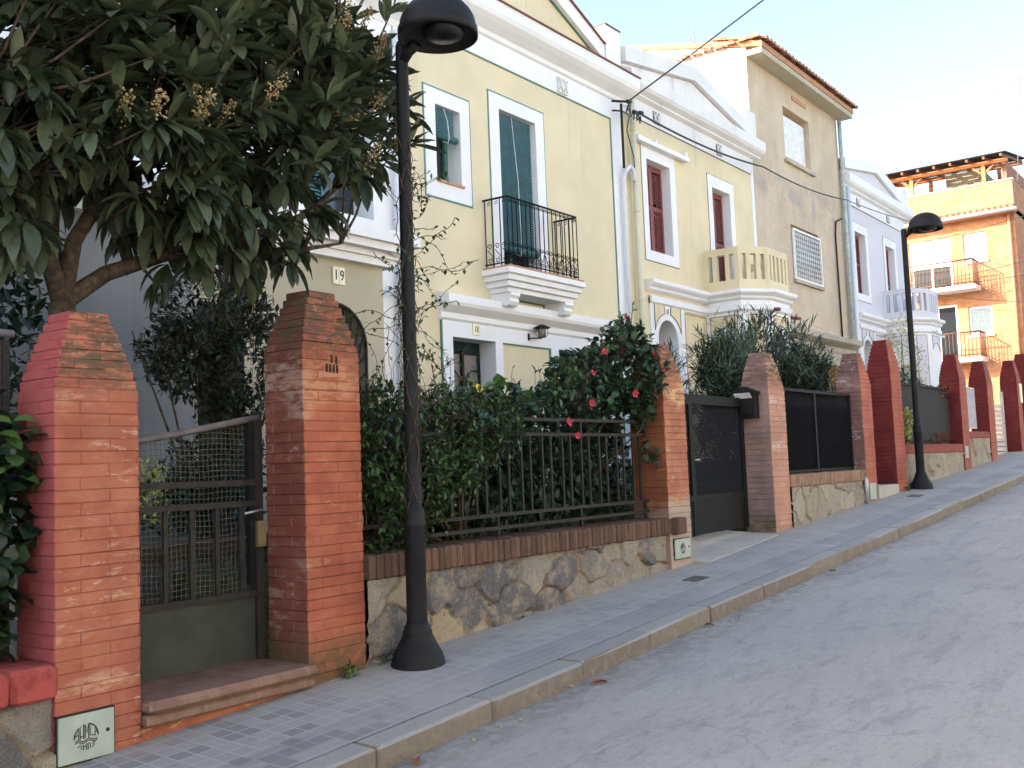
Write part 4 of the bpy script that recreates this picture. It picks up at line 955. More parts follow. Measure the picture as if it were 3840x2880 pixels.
    box('penthouse', M['cream19'], par, X+2.0, X+12.8, 9.2, 10.6, 9.35, 11.6); box('penthouse', M['terra'], par, X+5.0, X+12.8, 10.6, 16.4, 9.35, 11.3)
    box('end_wall', M['rooftile'], par, X+.5, X+9, y0+.25, y0+.40, 9.35, 11.35)
M['railbrown'] = plain('brown_railing', (.16, .07, .04), .6)
M['orange_wood'] = plain('orange_pergola_wood', (.50, .20, .08), .7)
M['pane'] = plain('pale_curtained_glass', (.16, .20, .22), .2, .6)
apartment()
def far_house():
    par = thing('corner_building', (52, 6, 1.2), 'narrow sunlit ochre building past the brick block, at the right edge', 'building')
    X = 50; MB().box(X, X+9, 1.0, 8.9, 0, 9.2).build('wall', M['farwall'], par)
    for z in (7.1, 4.2):
        w = box('window', M['whiteframe'], par, X-.06, X, 7.2, 8.55, z, z+1.3); box('pane', M['pane'], w, X-.08, X-.062, 7.3, 8.45, z+.1, z+1.2)
        w = box('window', M['whiteframe'], par, X-.06, X, 4.2, 5.5, z, z+1.3); box('pane', M['pane'], w, X-.08, X-.062, 4.3, 5.4, z+.1, z+1.2)
    box('parapet', M['whiteframe'], par, X-.1, X+.2, .9, 9.0, 9.2, 9.5)
M['farwall'] = plain('ochre_far_wall', (.55, .34, .16), .9)
far_house()

# ---------------------------------------------------------------- street piers
def pier(x0, x1, top, sh, mats, label, yf=4.55, yb=4.89, seed=1, base=None, slots=False, steps=8, matidx=None, group='stepped brick gate piers along the pavement', frac=.48):
    rg = random.Random(seed); mb = MB(); zb = (base if base is not None else GX((x0+x1)/2))-.08; ch = (top-sh)/steps
    n = max(1, round((sh-zb)/.061)); h = (sh-zb)/n; cx = (x0+x1)/2; cy = (yf+yb)/2
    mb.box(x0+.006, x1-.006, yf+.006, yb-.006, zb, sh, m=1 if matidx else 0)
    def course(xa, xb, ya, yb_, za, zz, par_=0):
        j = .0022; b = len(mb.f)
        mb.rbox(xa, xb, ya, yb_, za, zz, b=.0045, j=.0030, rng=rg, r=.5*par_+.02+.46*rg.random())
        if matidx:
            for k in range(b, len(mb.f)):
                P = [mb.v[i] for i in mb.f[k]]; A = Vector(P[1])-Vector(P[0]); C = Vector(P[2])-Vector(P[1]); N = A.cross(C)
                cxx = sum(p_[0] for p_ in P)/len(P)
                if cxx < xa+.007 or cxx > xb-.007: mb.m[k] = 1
    for i in range(n): course(x0, x1, yf, yb, zb+i*h+.0006, zb+(i+1)*h-.0006, i % 2)
    for i in range(steps):
        f = ((i+1)/steps)**1.3; wx = (x1-x0)*(1-(1-frac)*f)/2; wy = (yb-yf)*(1-(.9-frac)*f)/2
        course(cx-wx, cx+wx, cy-wy, cy+wy, sh+i*ch+.001, sh+(i+1)*ch-.001, (n+i) % 2)
    o = mb.build('brick_pier', mats); tag(o, label, 'pier', group)
    if slots:
        s = MB()
        for (x, z) in ((4.262, .70), (4.30, .695), (4.222, .645), (4.25, .643), (4.278, .641), (4.306, .639)): s.box(x-.006, x+.006, yf-.004, yf+.004, z-.025, z+.025)
        s.build('slot_marks', M['darkint'], o)
    return o
def bp(n, **k): return brick_paint(n, **k)
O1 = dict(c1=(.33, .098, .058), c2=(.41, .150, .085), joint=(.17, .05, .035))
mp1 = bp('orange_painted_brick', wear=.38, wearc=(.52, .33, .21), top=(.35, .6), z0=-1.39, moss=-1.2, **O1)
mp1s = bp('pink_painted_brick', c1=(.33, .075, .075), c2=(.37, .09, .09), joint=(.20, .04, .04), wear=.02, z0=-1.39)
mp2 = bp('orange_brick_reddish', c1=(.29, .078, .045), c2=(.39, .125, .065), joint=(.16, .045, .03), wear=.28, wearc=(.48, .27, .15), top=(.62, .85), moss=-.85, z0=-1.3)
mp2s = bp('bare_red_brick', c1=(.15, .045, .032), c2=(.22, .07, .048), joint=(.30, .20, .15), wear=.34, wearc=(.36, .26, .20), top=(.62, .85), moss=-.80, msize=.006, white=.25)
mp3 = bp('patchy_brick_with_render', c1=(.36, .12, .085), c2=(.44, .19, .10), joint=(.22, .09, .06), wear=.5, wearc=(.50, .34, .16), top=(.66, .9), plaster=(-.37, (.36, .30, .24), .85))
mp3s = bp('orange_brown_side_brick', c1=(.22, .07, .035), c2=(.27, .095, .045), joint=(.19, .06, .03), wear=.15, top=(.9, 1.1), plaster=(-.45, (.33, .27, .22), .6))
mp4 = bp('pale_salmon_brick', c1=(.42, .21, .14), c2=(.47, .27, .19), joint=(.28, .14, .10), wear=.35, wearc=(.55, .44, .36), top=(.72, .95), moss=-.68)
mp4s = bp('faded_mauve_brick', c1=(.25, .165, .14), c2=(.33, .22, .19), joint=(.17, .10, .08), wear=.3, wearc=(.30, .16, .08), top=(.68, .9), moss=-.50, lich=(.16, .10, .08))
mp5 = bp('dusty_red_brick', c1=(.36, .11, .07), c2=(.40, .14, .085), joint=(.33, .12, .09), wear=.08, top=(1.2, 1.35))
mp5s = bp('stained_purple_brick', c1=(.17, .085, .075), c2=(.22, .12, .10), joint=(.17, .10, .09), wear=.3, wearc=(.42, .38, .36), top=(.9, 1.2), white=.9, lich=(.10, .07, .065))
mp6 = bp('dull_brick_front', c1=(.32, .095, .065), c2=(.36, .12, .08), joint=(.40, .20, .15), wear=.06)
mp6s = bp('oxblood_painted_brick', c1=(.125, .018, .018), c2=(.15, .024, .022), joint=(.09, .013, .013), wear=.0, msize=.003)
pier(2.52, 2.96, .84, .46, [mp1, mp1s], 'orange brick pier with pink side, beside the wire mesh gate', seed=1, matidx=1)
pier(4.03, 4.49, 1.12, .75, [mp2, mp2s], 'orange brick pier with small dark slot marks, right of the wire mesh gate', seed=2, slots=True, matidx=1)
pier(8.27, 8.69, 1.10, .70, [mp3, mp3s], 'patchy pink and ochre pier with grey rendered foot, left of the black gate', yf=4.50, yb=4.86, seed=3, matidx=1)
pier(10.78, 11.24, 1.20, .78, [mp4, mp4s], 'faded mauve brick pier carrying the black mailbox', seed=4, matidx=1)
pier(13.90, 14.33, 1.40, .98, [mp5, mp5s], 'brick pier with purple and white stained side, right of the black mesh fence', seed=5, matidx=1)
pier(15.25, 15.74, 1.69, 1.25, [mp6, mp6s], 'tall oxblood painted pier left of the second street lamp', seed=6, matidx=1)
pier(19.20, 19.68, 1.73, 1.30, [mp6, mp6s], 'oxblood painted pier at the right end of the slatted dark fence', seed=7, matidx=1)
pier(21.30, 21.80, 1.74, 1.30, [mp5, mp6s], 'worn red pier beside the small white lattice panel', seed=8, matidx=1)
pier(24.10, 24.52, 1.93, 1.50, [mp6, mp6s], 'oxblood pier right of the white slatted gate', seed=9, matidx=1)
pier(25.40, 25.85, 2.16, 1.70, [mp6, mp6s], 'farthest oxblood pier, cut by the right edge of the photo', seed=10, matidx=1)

# ---------------------------------------------------------------- low walls with copings
def low_wall(x0, x1, ztop, th, stone, cop, label, yf=4.50, yb=4.86, bricks=True, seed=1, wy=.05, blocks=None):
    par = thing('garden_wall', ((x0+x1)/2, yf, GX((x0+x1)/2)), label, 'wall'); rg = random.Random(seed)
    hi = x1 > 2 and x0 < 14; step = .014 if hi else .03
    xs0 = max(x0, 1.2); nx = max(4, int((x1-xs0)/step)); m = MB(); V = {}; tone = []; mort = []
    def zb(x): return GX(x)-.1
    zlo = min(zb(xs0), zb(x1)); nz = max(6, int((ztop-th-zlo)/step)); sx, sz = (.31, .26) if stone == 'stone' else (.36, .30)
    seeds = []
    for i in range(-1, int((x1-xs0)/sx)+3):
        for k in range(-1, int((ztop-th-zlo)/sz)+3):
            if rg.random() < .12: continue
            seeds.append((xs0+(i+.5*(k % 2)+rg.uniform(-.36, .36))*sx, zlo+(k+rg.uniform(-.36, .36))*sz, rg.random(), rg.uniform(-.022, .016)))
    sd = {}
    for q in seeds: sd.setdefault((int(q[0]//.5), int(q[1]//.5)), []).append(q)
    for i in range(nx+1):
        x = xs0+(x1-xs0)*i/nx
        for k in range(nz+1):
            z = zb(x)+(ztop-th-zb(x))*k/nz; wx = x+.05*mnoise.noise((x*7, z*7, seed)); wz = z+.05*mnoise.noise((x*7+9, z*7, seed)); c = (int(wx//.5), int(wz//.5)); ds = []
            for cx in (-1, 0, 1):
                for cz in (-1, 0, 1):
                    for q in sd.get((c[0]+cx, c[1]+cz), ()): ds.append((abs(wx-q[0])*.75+abs(wz-q[1])*.75+.35*math.hypot(wx-q[0], wz-q[1]), q))
            ds.sort(key=lambda t_: t_[0]); e = (ds[1][0]-ds[0][0]); q = ds[0][1]; f = max(0, min(1, (e-.004)/.026))
            f = f*f*(3-2*f); fill = mnoise.noise((x*2.3, z*2.3, seed+5)) > .08      # places where mortar was smeared flush over the joints
            n1 = mnoise.fractal((x*22, 0, z*22), .9, 2.1, 5); d = f*(.034+q[3]*1.2)+(1-f)*(.020 if fill else -.010)+.006*n1
            V[i, k] = len(m.v); m.v.append((x, yf+wy+.018-d, z)); tone.append(q[2]); mort.append((1-f)*(1 if fill else .3))
    for i in range(nx):
        for k in range(nz): m.f.append((V[i, k], V[i+1, k], V[i+1, k+1], V[i, k+1])); m.m.append(0); m.r.append(.5); m.sm.append(True)
    n_pts = len(tone)
    if xs0 > x0: m.quad((x0, yf+wy, zb(x0)), (xs0, yf+wy, zb(xs0)), (xs0, yf+wy, ztop-th), (x0, yf+wy, ztop-th))
    m.quad((x0, yb, zb(x0)), (x0, yb, ztop-th), (x1, yb, ztop-th), (x1, yb, zb(x1)))
    sb = m.build('stone_base', M[stone], par); nv = len(sb.data.vertices)
    for nm, ar in (('tone', tone), ('mortar', mort)): sb.data.attributes.new(nm, 'FLOAT', 'POINT').data.foreach_set('value', ar+[.5 if nm == 'tone' else 0]*(nv-n_pts))
    m = MB()
    if bricks:
        x = x0
        while x < x1-.02:
            w = rg.uniform(.058, .070); w = min(w, x1-x)
            m.rbox(x+.003, x+w-.003, yf+rg.uniform(-.006, .006), yb, ztop-th+rg.uniform(-.004, .004), ztop+rg.uniform(-.004, .004), b=.010, r=rg.random(), j=.002, rng=rg); x += w
        m.box(x0, x1, yf+.012, yb-.01, ztop-th+.008, ztop-.010, r=0)
    elif blocks:
        x = x1
        while x > x0: a = max(x0, x-blocks); m.rbox(a+.003, x-.003, yf-.02, yb, ztop-th, ztop, b=.02, r=rg.random(), j=.004, rng=rg); x = a
    else:
        m.rbox(x0, x1, yf, yb, ztop-th, ztop, b=.012, r=.5)
    m.build('brick_coping', M[cop], par)
    return par
low_wall(4.49, 8.30, -.495, .15, 'stone', 'coping', 'rubble stone wall with brown soldier-brick coping, behind the near lamp post', seed=2)
MB().rbox(8.30, 8.46, 4.42, 4.51, -.645, -.495, b=.01).build('coping_return', M['coping'])
bpy.data.objects['coping_return'].parent = bpy.data.objects['garden_wall']; bpy.data.objects['coping_return'].location = -bpy.data.objects['garden_wall'].location
low_wall(-6, 2.52, -.80, .155, 'stone', 'coping_red', 'stone wall with bright red block coping at the lower left corner', bricks=False, blocks=.22, seed=5, yf=4.52)
low_wall(11.24, 13.90, -.19, .145, 'stone_pale', 'coping_pale', 'pale stone wall with thick faded brick coping under the black mesh fence', seed=3, yf=4.53, wy=.03)
low_wall(15.74, 19.2, .135, .14, 'stone_pale', 'coping_dull', 'pale stone wall with dull red coping behind the far lamp post', bricks=False, yf=4.56, seed=4, wy=.03)
low_wall(19.68, 21.3, .36, .12, 'stone_pale', 'coping_dull', 'short stone wall with red coping under the white lattice panel', bricks=False, yf=4.56, seed=6, wy=.03)
low_wall(25.85, 31, .6, .14, 'stone_pale', 'coping_dull', 'last low wall with red coping at the far right', bricks=False, yf=4.56, seed=8, wy=.03)

# ---------------------------------------------------------------- door step at the wire mesh gate
st = thing('doorstep', (3.5, 4.7, -1.3), 'brown tiled doorstep with rounded nosing below the wire mesh gate', 'step')
MB().box(2.965, 4.025, 4.56, 5.0, -1.45, -1.185).build('riser', mp1, st)
MB().rbox(2.963, 4.10, 4.50, 5.3, -1.185, -1.128, b=.014).build('lower_tread', M['steptile'], st)
MB().rbox(2.963, 4.10, 4.47, 5.35, -1.124, -1.06, b=.022).build('tiled_tread', M['steptile'], st)
bpy.data.objects['tiled_tread'].data.update()
for nm in ('lower_tread', 'tiled_tread'):        # keep the treads clear of the pier: they stop at its face in front, run behind it
    me = bpy.data.objects[nm].data
    for v in me.vertices:
        if v.co.x > 4.03: v.co.x = 4.028
s2 = tag(MB().rbox(14.34, 15.24, 4.53, 5.2, -.70, -.43, b=.01).build('doorstep', M['concrete']), 'pale concrete doorstep between the stained pier and the tall oxblood pier', 'step')

# ---------------------------------------------------------------- gates and fences
def wire_gate():
    par = thing('wire_gate', (3.5, 4.93, -1.06), 'grey brown steel gate with wire mesh upper half and solid dark lower panel', 'gate')
    x0, x1, y = 2.975, 4.02, 4.93; P = M['gatepaint']
    def bar(name, a, b, w=.02, d=.018, mat=P, par=par):
        a = Vector(a); b = Vector(b); m = MB(); t = (b-a).normalized(); s = t.cross(Vector((0, 1, 0))).normalized()*w; dy = Vector((0, d, 0))
        m.hexa([a-s-dy, a+s-dy, a+s+dy, a-s+dy], [b-s-dy, b+s-dy, b+s+dy, b-s+dy]); return m.build(name, mat, par)
    bar('stile', (x0+.02, y, -1.05), (x0+.02, y, .25)); bar('stile', (3.995, y, -1.05), (3.995, y, .40), .028)
    bar('latch_post', (3.945, y, -.62), (3.945, y, .37), .022, .018, M['iron'])
    MB().tube([(3.1, y-.01, .215), (3.25, y-.01, .235), (3.5, y-.01, .275), (3.75, y-.01, .32), (4.0, y-.01, .365)], .020, 8).build('top_rail', M['gaterail'], par)
    for z, nm in ((-.02, 'rail'), (-.145, 'rail'), (-.67, 'rail')): bar(nm, (x0+.03, y-.004, z), (3.99, y-.004, z), .017, .016)
    for k in range(5): x = 3.19+k*.17; bar('upright', (x, y, -.66), (x, y, -.155), .013, .010)
    MB().box(x0+.04, 3.98, y+.006, y+.016, -1.05, -.66).build('lower_panel', M['gatesheet'], par)
    m = MB(); sp = .031; r = .0016; X0, X1, Z0 = x0+.04, 3.93, -.66; rg = random.Random(4)
    def zt(x): return .20+(x-3.0)*.165
    i = 0; x = X0
    while x < X1: 
        pts = [(x+.003*math.sin(z*23+x*9), y+.026, z) for z in [Z0+(zt(x)-Z0)*k/14 for k in range(15)]]; m.tube(pts, r, 3, cap=False); x += sp
    z = Z0
    while z < zt(X1):
        xs = max(X0, 3.0+(z-.20)/.165)
        if xs < X1-.03: m.tube([(a, y+.026, z+.004*math.sin(a*17+z*5)) for a in [xs+(X1-xs)*k/12 for k in range(13)]], r, 3, cap=False)
        z += sp
    m.build('wire_mesh', M['wire'], par)
    MB().box(3.96, 4.02, y-.045, y-.02, -.40, -.25).build('lock_plate', M['brass'], par); MB().tube([(3.86, y-.05, -.20), (3.99, y-.05, -.185)], .008, 6).build('bolt', M['metal'], par)
M['wire'] = plain('green_grey_wire', (.12, .13, .10), .55, .3); M['gaterail'] = plain('worn_pale_rail', (.12, .105, .10), .5, .4, var=.3)
wire_gate()
def bar_fence():
    par = thing('iron_railing', (6.4, 4.72, -.5), 'dark iron railing with paired upright bars on the brown coping, under the hibiscus', 'railing')
    y = 4.70; P = M['gatepaint']
    for z, nm in ((.38, 'rail'), (.262, 'rail'), (-.335, 'rail'), (-.43, 'rail')): MB().box(4.52, 8.26, y-.012, y+.012, z-.013, z+.013).build(nm, P, par)
    for x in (4.9, 6.02, 7.14, 8.2): MB().box(x-.010, x+.010, y-.010, y+.010, -.5, -.349).build('post', P, par); MB().box(x+.03, x+.05, y-.010, y+.010, .276, .366).build('post', P, par)
    x = 4.66; k = 0; src = None
    while x < 8.2:
        if src is None: src = MB().box(-.009, .009, -.008, .008, -.322, .249).build('bar', P, par); b = src
        else: b = src.copy(); COL.objects.link(b); b.parent = par
        b.location = Vector((x, y+(.0 if k % 2 == 0 else .0), 0))-par.location; x += .115 if k % 2 == 0 else .165; k += 1
bar_fence()
def mesh_grid(x0, x1, z0, z1, y, sp, r):
    m = MB()                                   # expanded-metal diamonds
    n = int((x1-x0)/sp)+int((z1-z0)/(sp*1.0))
    W, H = x1-x0, z1-z0
    for k in range(-int(H/sp)-1, int(W/sp)+2):
        for s in (1, -1):
            xa = x0+k*sp
            # line: x = xa + t, z = z0 + t (s=1) or z = z1 - t
            t0 = max(0, x0-xa); t1 = min(H, x1-xa)
            if t1-t0 < .01: continue
            if s == 1: m.tube([(xa+t0, y, z0+t0), (xa+t1, y, z0+t1)], r, 3, cap=False, sm=False)
            else: m.tube([(xa+t0, y, z1-t0), (xa+t1, y, z1-t1)], r, 3, cap=False, sm=False)
    return m
def black_gate():
    par = thing('mesh_gate', (9.7, 4.86, -.75), 'tall black gate of fine diamond mesh with solid foot panel', 'gate'); y = 4.86; P = M['iron']
    x0, x1, z0, z1 = 8.70, 10.77, -.74, .69
    for a in ((x0, x0+.10), (9.42, 9.50), (x1-.12, x1-.04)): MB().box(a[0], a[1], y-.02, y+.02, z0, z1).build('stile', P, par)
    MB().box(x0, x1-.04, y-.024, y+.024, z1-.10, z1).build('top_rail', P, par); MB().box(x0+.1, x1-.12, y-.022, y+.022, -.40, -.34).build('rail', P, par)
    MB().box(x0+.1, x1-.12, y-.01, y+.01, z0, -.40).build('foot_panel', P, par)
    mesh_grid(x0+.1, x1-.12, -.34, z1-.1, y, .028, .0045).build('diamond_mesh', M['mesh_black'], par)
    MB().tube([(9.47, y-.03, .02), (9.47, y-.09, .02), (9.36, y-.09, .02)], .010, 6).build('handle', M['metal'], par)
black_gate()
def mesh_fence():
    par = thing('mesh_fence', (12.6, 4.74, -.19), 'black framed fine mesh fence panel with dark screening on the faded coping', 'fence'); y = 4.72; P = M['iron']
    x0, x1, z0, z1 = 11.26, 13.88, -.16, .83
    for a in (x0, 12.55, x1-.05): MB().box(a, a+.05, y-.02, y+.02, z0-.03, z1).build('post', P, par)
    MB().box(x0, x1, y-.022, y+.022, z1-.03, z1+.005).build('rail', P, par); MB().box(x0, x1, y-.022, y+.022, z0-.015, z0+.015).build('rail', P, par)
    mesh_grid(x0+.03, x1-.03, z0, z1-.03, y, .030, .004).build('diamond_mesh', M['mesh_black'], par)
    MB().box(x0+.03, x1-.03, y+.03, y+.034, z0, z1-.14).build('screening', M['screen'], par)
M['screen'] = plain('dark_screening_cloth', (.030, .031, .034), .9, .1, var=.3, sc=14)
mesh_fence()
def slat_fence():
    par = thing('reed_fence', (17.5, 4.75, .13), 'dark reed-covered fence between two oxblood piers behind the far lamp', 'fence'); y = 4.76
    m = MB(); x = 15.76; rg = random.Random(8)
    while x < 19.18: w = rg.uniform(.018, .03); m.box(x, x+w-.003, y-.006, y+.006+rg.uniform(0, .006), .14, 1.12+rg.uniform(-.02, .02)); x += w
    m.build('reeds', M['reed'], par); MB().box(15.76, 19.18, y-.03, y-.008, 1.08, 1.11).box(15.76, 19.18, y-.03, y-.008, .20, .23).build('rail', M['iron'], par)
slat_fence()
def lattice(name, x0, x1, y, z0, z1, label, cat):
    par = thing(name, ((x0+x1)/2, y, z0), label, cat)
    ring((x0, x1, z0, z1), (x0+.03, x1-.03, z0+.03, z1-.03), y-.015, y+.015).build('frame', M['lattice'], par)
    m = MB(); x = x0+.03
    while x < x1-.04: m.box(x, x+.03, y-.006, y, z0+.03, z1-.03); x += .055
    z = z0+.03
    while z < z1-.04: m.box(x0+.03, x1-.03, y, y+.006, z, z+.03); z += .055
    m.build('lattice', M['lattice'], par)
M['lattice'] = plain('grey_white_lattice', (.50, .47, .50), .7)
lattice('lattice_panel', 19.72, 20.95, 4.72, .42, 1.20, 'small grey-white lattice panel on a short wall between two red piers', 'trellis')
def slat_gate():
    par = thing('slat_gate', (22.9, 4.85, -.1), 'white horizontal slatted gate between two far red piers', 'gate')
    y = 4.86
    for k in range(11): MB().box(21.84, 24.0, y-.012, y+.012, -.12+k*.10, -.12+k*.10+.082).build('slat', M['slatpaint'], par)
    for x in (21.82, 24.0): MB().box(x, x+.06, y-.03, y+.03, -.2, 1.25).build('post', M['slatpaint'], par)
M['slatpaint'] = plain('cream_slat_paint', (.58, .54, .50), .6)
slat_gate()
def side_gate():
    par = thing('side_gate', (14.8, 5.0, -.43), 'dark recessed gate between the stained pier and the tall oxblood pier', 'gate'); y = 5.1
    MB().box(14.33, 15.26, y, y+.03, -.43, .75).build('panel', M['maroon'], par); MB().box(14.33, 15.26, y-.02, y, .70, .78).build('rail', M['iron'], par)
side_gate()
# reed screen with metal top rail of the left-hand garden
par = thing('garden_screen', (1.6, 4.95, -.8), 'grey corrugated screen with pale metal rail at the left edge', 'fence')
m = MB(); x = .2
while x < 2.51: m.box(x, x+.035, 4.95, 4.96+.01*(int(x*30) % 2), -.85, .72); x += .038
m.build('screen_boards', M['reed'], par); MB().tube([(.2, 4.93, .75), (2.52, 4.93, .75)], .02, 8).build('metal_rail', M['metal'], par); MB().tube([(2.40, 4.90, -.8), (2.40, 4.90, .45)], .02, 8).build('post', M['maroon'], par)

# ---------------------------------------------------------------- things fixed to the piers
def meter_cover(x0, x1, z0, z1, y, label, big=True, slope=.05):
    par = thing('meter_cover', ((x0+x1)/2, y, z0), label, 'utility cover', 'meter covers let into the piers' if big else None)
    h = slope*(x1-x0)*.5
    m = MB(); m.box(x0-.008, x1+.008, y-.006, y+.01, z0-.008, z1+.008); m.build('frame', M['gatepaint'], par)
    m = MB(); m.rbox(x0, x1, y-.016, y-.004, z0, z1, b=.003); m.build('door', M['plate'], par)
    cx, cz = (x0+x1)/2-.005, (z0+z1)/2; R = .060 if big else .048; e = MB(); Y = y-.0175; r = .0022 if big else .0012
    def ln(*p): e.tube([(cx+a*R, Y, cz+b*R) for a, b in p], r, 4)
    ln(*[(math.cos(t), math.sin(t)) for t in [math.pi*(1.02-.30*k/8) for k in range(9)]])
    ln(*[(math.cos(t), math.sin(t)) for t in [math.pi*(.42-.44*k/10) for k in range(11)]])
    ln((-.95, .05), (-.62, .72), (-.62, -.1)); ln((-.93, .22), (-.62, .22)); ln((-.5, -.1), (-.5, .8), (-.22, .95), (-.22, -.1)); ln((-.5, .08), (-.22, .08))
    ln((-.1, -.1), (-.1, .98), (.05, .3), (.2, .98), (.2, -.1)); ln((.62, .72), (.32, .93), (.32, .05), (.62, .05)); ln((.72, -.05), (.72, .66), (.97, .05)); ln((.72, .25), (.9, .25))
    for o in (-.22, -.36): ln(*[(-.92+1.84*k/12, o+.08*math.sin(k*1.05)) for k in range(13)])
    ln((-.7, -.68), (-.45, -.5), (-.4, -.85)); ln((-.25, -.52), (-.25, -.95)); ln((0, -.5), (0, -.98)); ln((-.25, -.7), (0, -.7)); ln((.15, -.98), (.15, -.5), (.35, -.55), (.35, -.93)); ln((.75, -.5), (.5, -.55), (.7, -.68), (.5, -.85))
    e.build('emblem', M['ink'], par)
    k = MB(); k.tube([(x1-.035, y-.020, cz+.01), (x1-.035, y-.012, cz+.01)], .009, 10); k.build('lock', M['gatepaint'], par)
meter_cover(2.528, 2.805, -1.262, -1.05, 4.548, 'pale green metal cover with round emblem at the foot of the near left pier')
meter_cover(8.33, 8.62, -.87, -.695, 4.498, 'small grey cover with faint round emblem at the foot of the patchy pier', False)
for (x0, x1, z0, z1, lab) in ((13.98, 14.24, -.60, -.38, 'plain pale cover at the foot of the stained pier'), (19.25, 19.45, -.12, .09, 'tiny pale cover low on an oxblood pier past the far lamp')):
    tag(MB().rbox(x0, x1, 4.535, 4.56, z0, z1, b=.004).build('meter_cover', M['plate']), lab, 'utility cover')
tag(MB().rbox(24.3, 24.5, 4.53, 4.555, 1.0, 1.42, b=.004).build('notice_plate', M['numplate']), 'white and cream plate on the pier right of the slatted gate', 'sign')
tag(MB().tube([(13.80, 4.53, -.75), (13.80, 4.53, -.33), (13.80, 4.55, -.30)], .032, 8).build('service_pipe', M['metal']), 'short grey metal service pipe against the pale stone wall', 'pipe')
# mailbox on the side of the mauve pier
par = thing('mailbox', (10.74, 4.79, .45), 'black metal mailbox with gabled lid and paper sticking out, on the mauve pier', 'mailbox')
MB().rbox(10.66, 10.775, 4.665, 4.915, .46, .745, b=.006).build('body', M['iron'], par)
MB().prism([(4.64, .735), (4.94, .735), (4.94, .75), (4.79, .815), (4.64, .75)], 'x', 10.64, 10.778).build('lid', M['iron'], par)
MB().hexa([(10.655, 4.69, .68), (10.655, 4.89, .68), (10.657, 4.89, .68), (10.657, 4.69, .68)], [(10.60, 4.695, .735), (10.60, 4.885, .735), (10.603, 4.885, .737), (10.603, 4.695, .737)]).build('paper', M['paper'], par)
MB().box(10.650, 10.659, 4.70, 4.88, .50, .66).build('door', M['lamp'], par)
# house number plates
par = thing('house_number', (7.33, 7.69, 2.06), 'two cream tiles reading 19 above the barred arched window', 'sign')
MB().box(7.245, 7.325, 7.68, 7.697, 1.965, 2.145).box(7.33, 7.41, 7.68, 7.697, 1.965, 2.145).build('tiles', M['numplate'], par)
text('1', .15, (7.287, 7.678, 2.055), M['ink'], par, xs=.8); text('9', .15, (7.370, 7.678, 2.055), M['ink'], par, xs=.8)
par = thing('house_number', (10.52, 8.46, 1.86), 'small cream tile reading 18 above the frosted glass door', 'sign')
MB().box(10.455, 10.60, 8.455, 8.469, 1.78, 1.93).build('tiles', M['numplate'], par); text('18', .12, (10.528, 8.453, 1.855), M['brass'], par, xs=.72)
tag(text('17', .13, (15.88, 8.463, 2.62), M['ink'], xs=.7, name='house_number'), 'thin grey figures 17 on the white keystone over the arched porch', 'sign')
# wall lantern of number 18
par = thing('wall_lantern', (11.85, 8.35, 1.85), 'small caged wall lantern on the white lintel of the cream house', 'lantern')
MB().box(11.69, 11.72, 8.45, 8.468, 1.80, 1.90).tube([(11.705, 8.44, 1.83), (11.78, 8.38, 1.83), (11.85, 8.33, 1.83)], .010, 6).build('bracket', M['gatepaint'], par)
MB().lathe((11.85, 8.33, 1.84), [(.0, 0), (.05, 0), (.062, .05), (.062, .11), (.04, .15), (0, .15)], 14).build('glass_jar', M['frosted'], par)
MB().lathe((11.85, 8.33, 1.98), [(0, .05), (.03, .045), (.12, 0), (.12, -.008), (0, -.008)], 18).build('cap', M['gatepaint'], par)
m = MB()
for k in range(6): a = k*math.pi/3; m.tube([(11.85+.04*math.cos(a), 8.33+.04*math.sin(a), 1.83), (11.85+.085*math.cos(a), 8.33+.085*math.sin(a), 1.88), (11.85+.085*math.cos(a), 8.33+.085*math.sin(a), 1.95), (11.85+.05*math.cos(a), 8.33+.05*math.sin(a), 1.99)], .004, 4)
m.build('cage', M['gatepaint'], par)

# ---------------------------------------------------------------- street lamps
def lamp(x, y, z, label):
    par = thing('street_lamp', (x, y, z), label, 'street lamp', 'black dome street lamps'); L = M['lamp']
    c = (x, y, z)
    MB().lathe(c, [(0, -.05), (.168, -.05), (.168, .02), (.160, .03), (.163, .045), (.152, .06), (.154, .075), (.142, .09), (.10, .17), (.088, .20), (.092, .21), (.080, .222), (.082, .235), (.070, .25), (.066, .27), (0, .27)], 32).build('base', L, par)
    MB().lathe(c, [(.064, .25), (.062, .83), (.068, .84), (.070, .86), (.064, .875), (.066, .93), (.060, .95), (.047, .965), (.046, 1.3)], 24).build('lower_post', L, par)
    MB().lathe(c, [(.046, 1.25), (.040, 3.82), (.040, 3.90), (.030, 3.93), (0, 3.93)], 20).build('post', L, par)
    h = (x, y-.31, z+3.87); R = .25
    MB().tube([(x, y, z+3.80), (x, y-.06, z+3.85), (x, y-.13, z+3.89)], [.038, .034, .04], 12).build('arm', L, par)
    prof = [(R*.98, -.0), (R, .0), (R*1.0, .055), (R*.965, .062)]+[(R*.965*math.cos(t), .06+.205*math.sin(t)) for t in [math.pi/2*k/9 for k in range(1, 10)]]
    hd = MB().lathe(h, prof, 36)
    o = hd.build('dome', L, par)
    MB().lathe(h, [(R*.985, .002), (R*.9, .03), (R*.5, .05), (0, .055)], 30).build('reflector', M['darkint'], o)
    MB().lathe((h[0]+.02, h[1]-.03, h[2]), [(R*.52, .048), (R*.5, .01), (R*.35, -.01), (0, -.018)], 26).build('diffuser', M['lampglass'], o)
    return par
la = lamp(4.72, 4.34, GX(4.72, 4.34)-.01, 'near black street lamp wrapped in climbing vine, in front of the stone wall')
la.rotation_euler = (0, rad(.25), 0)
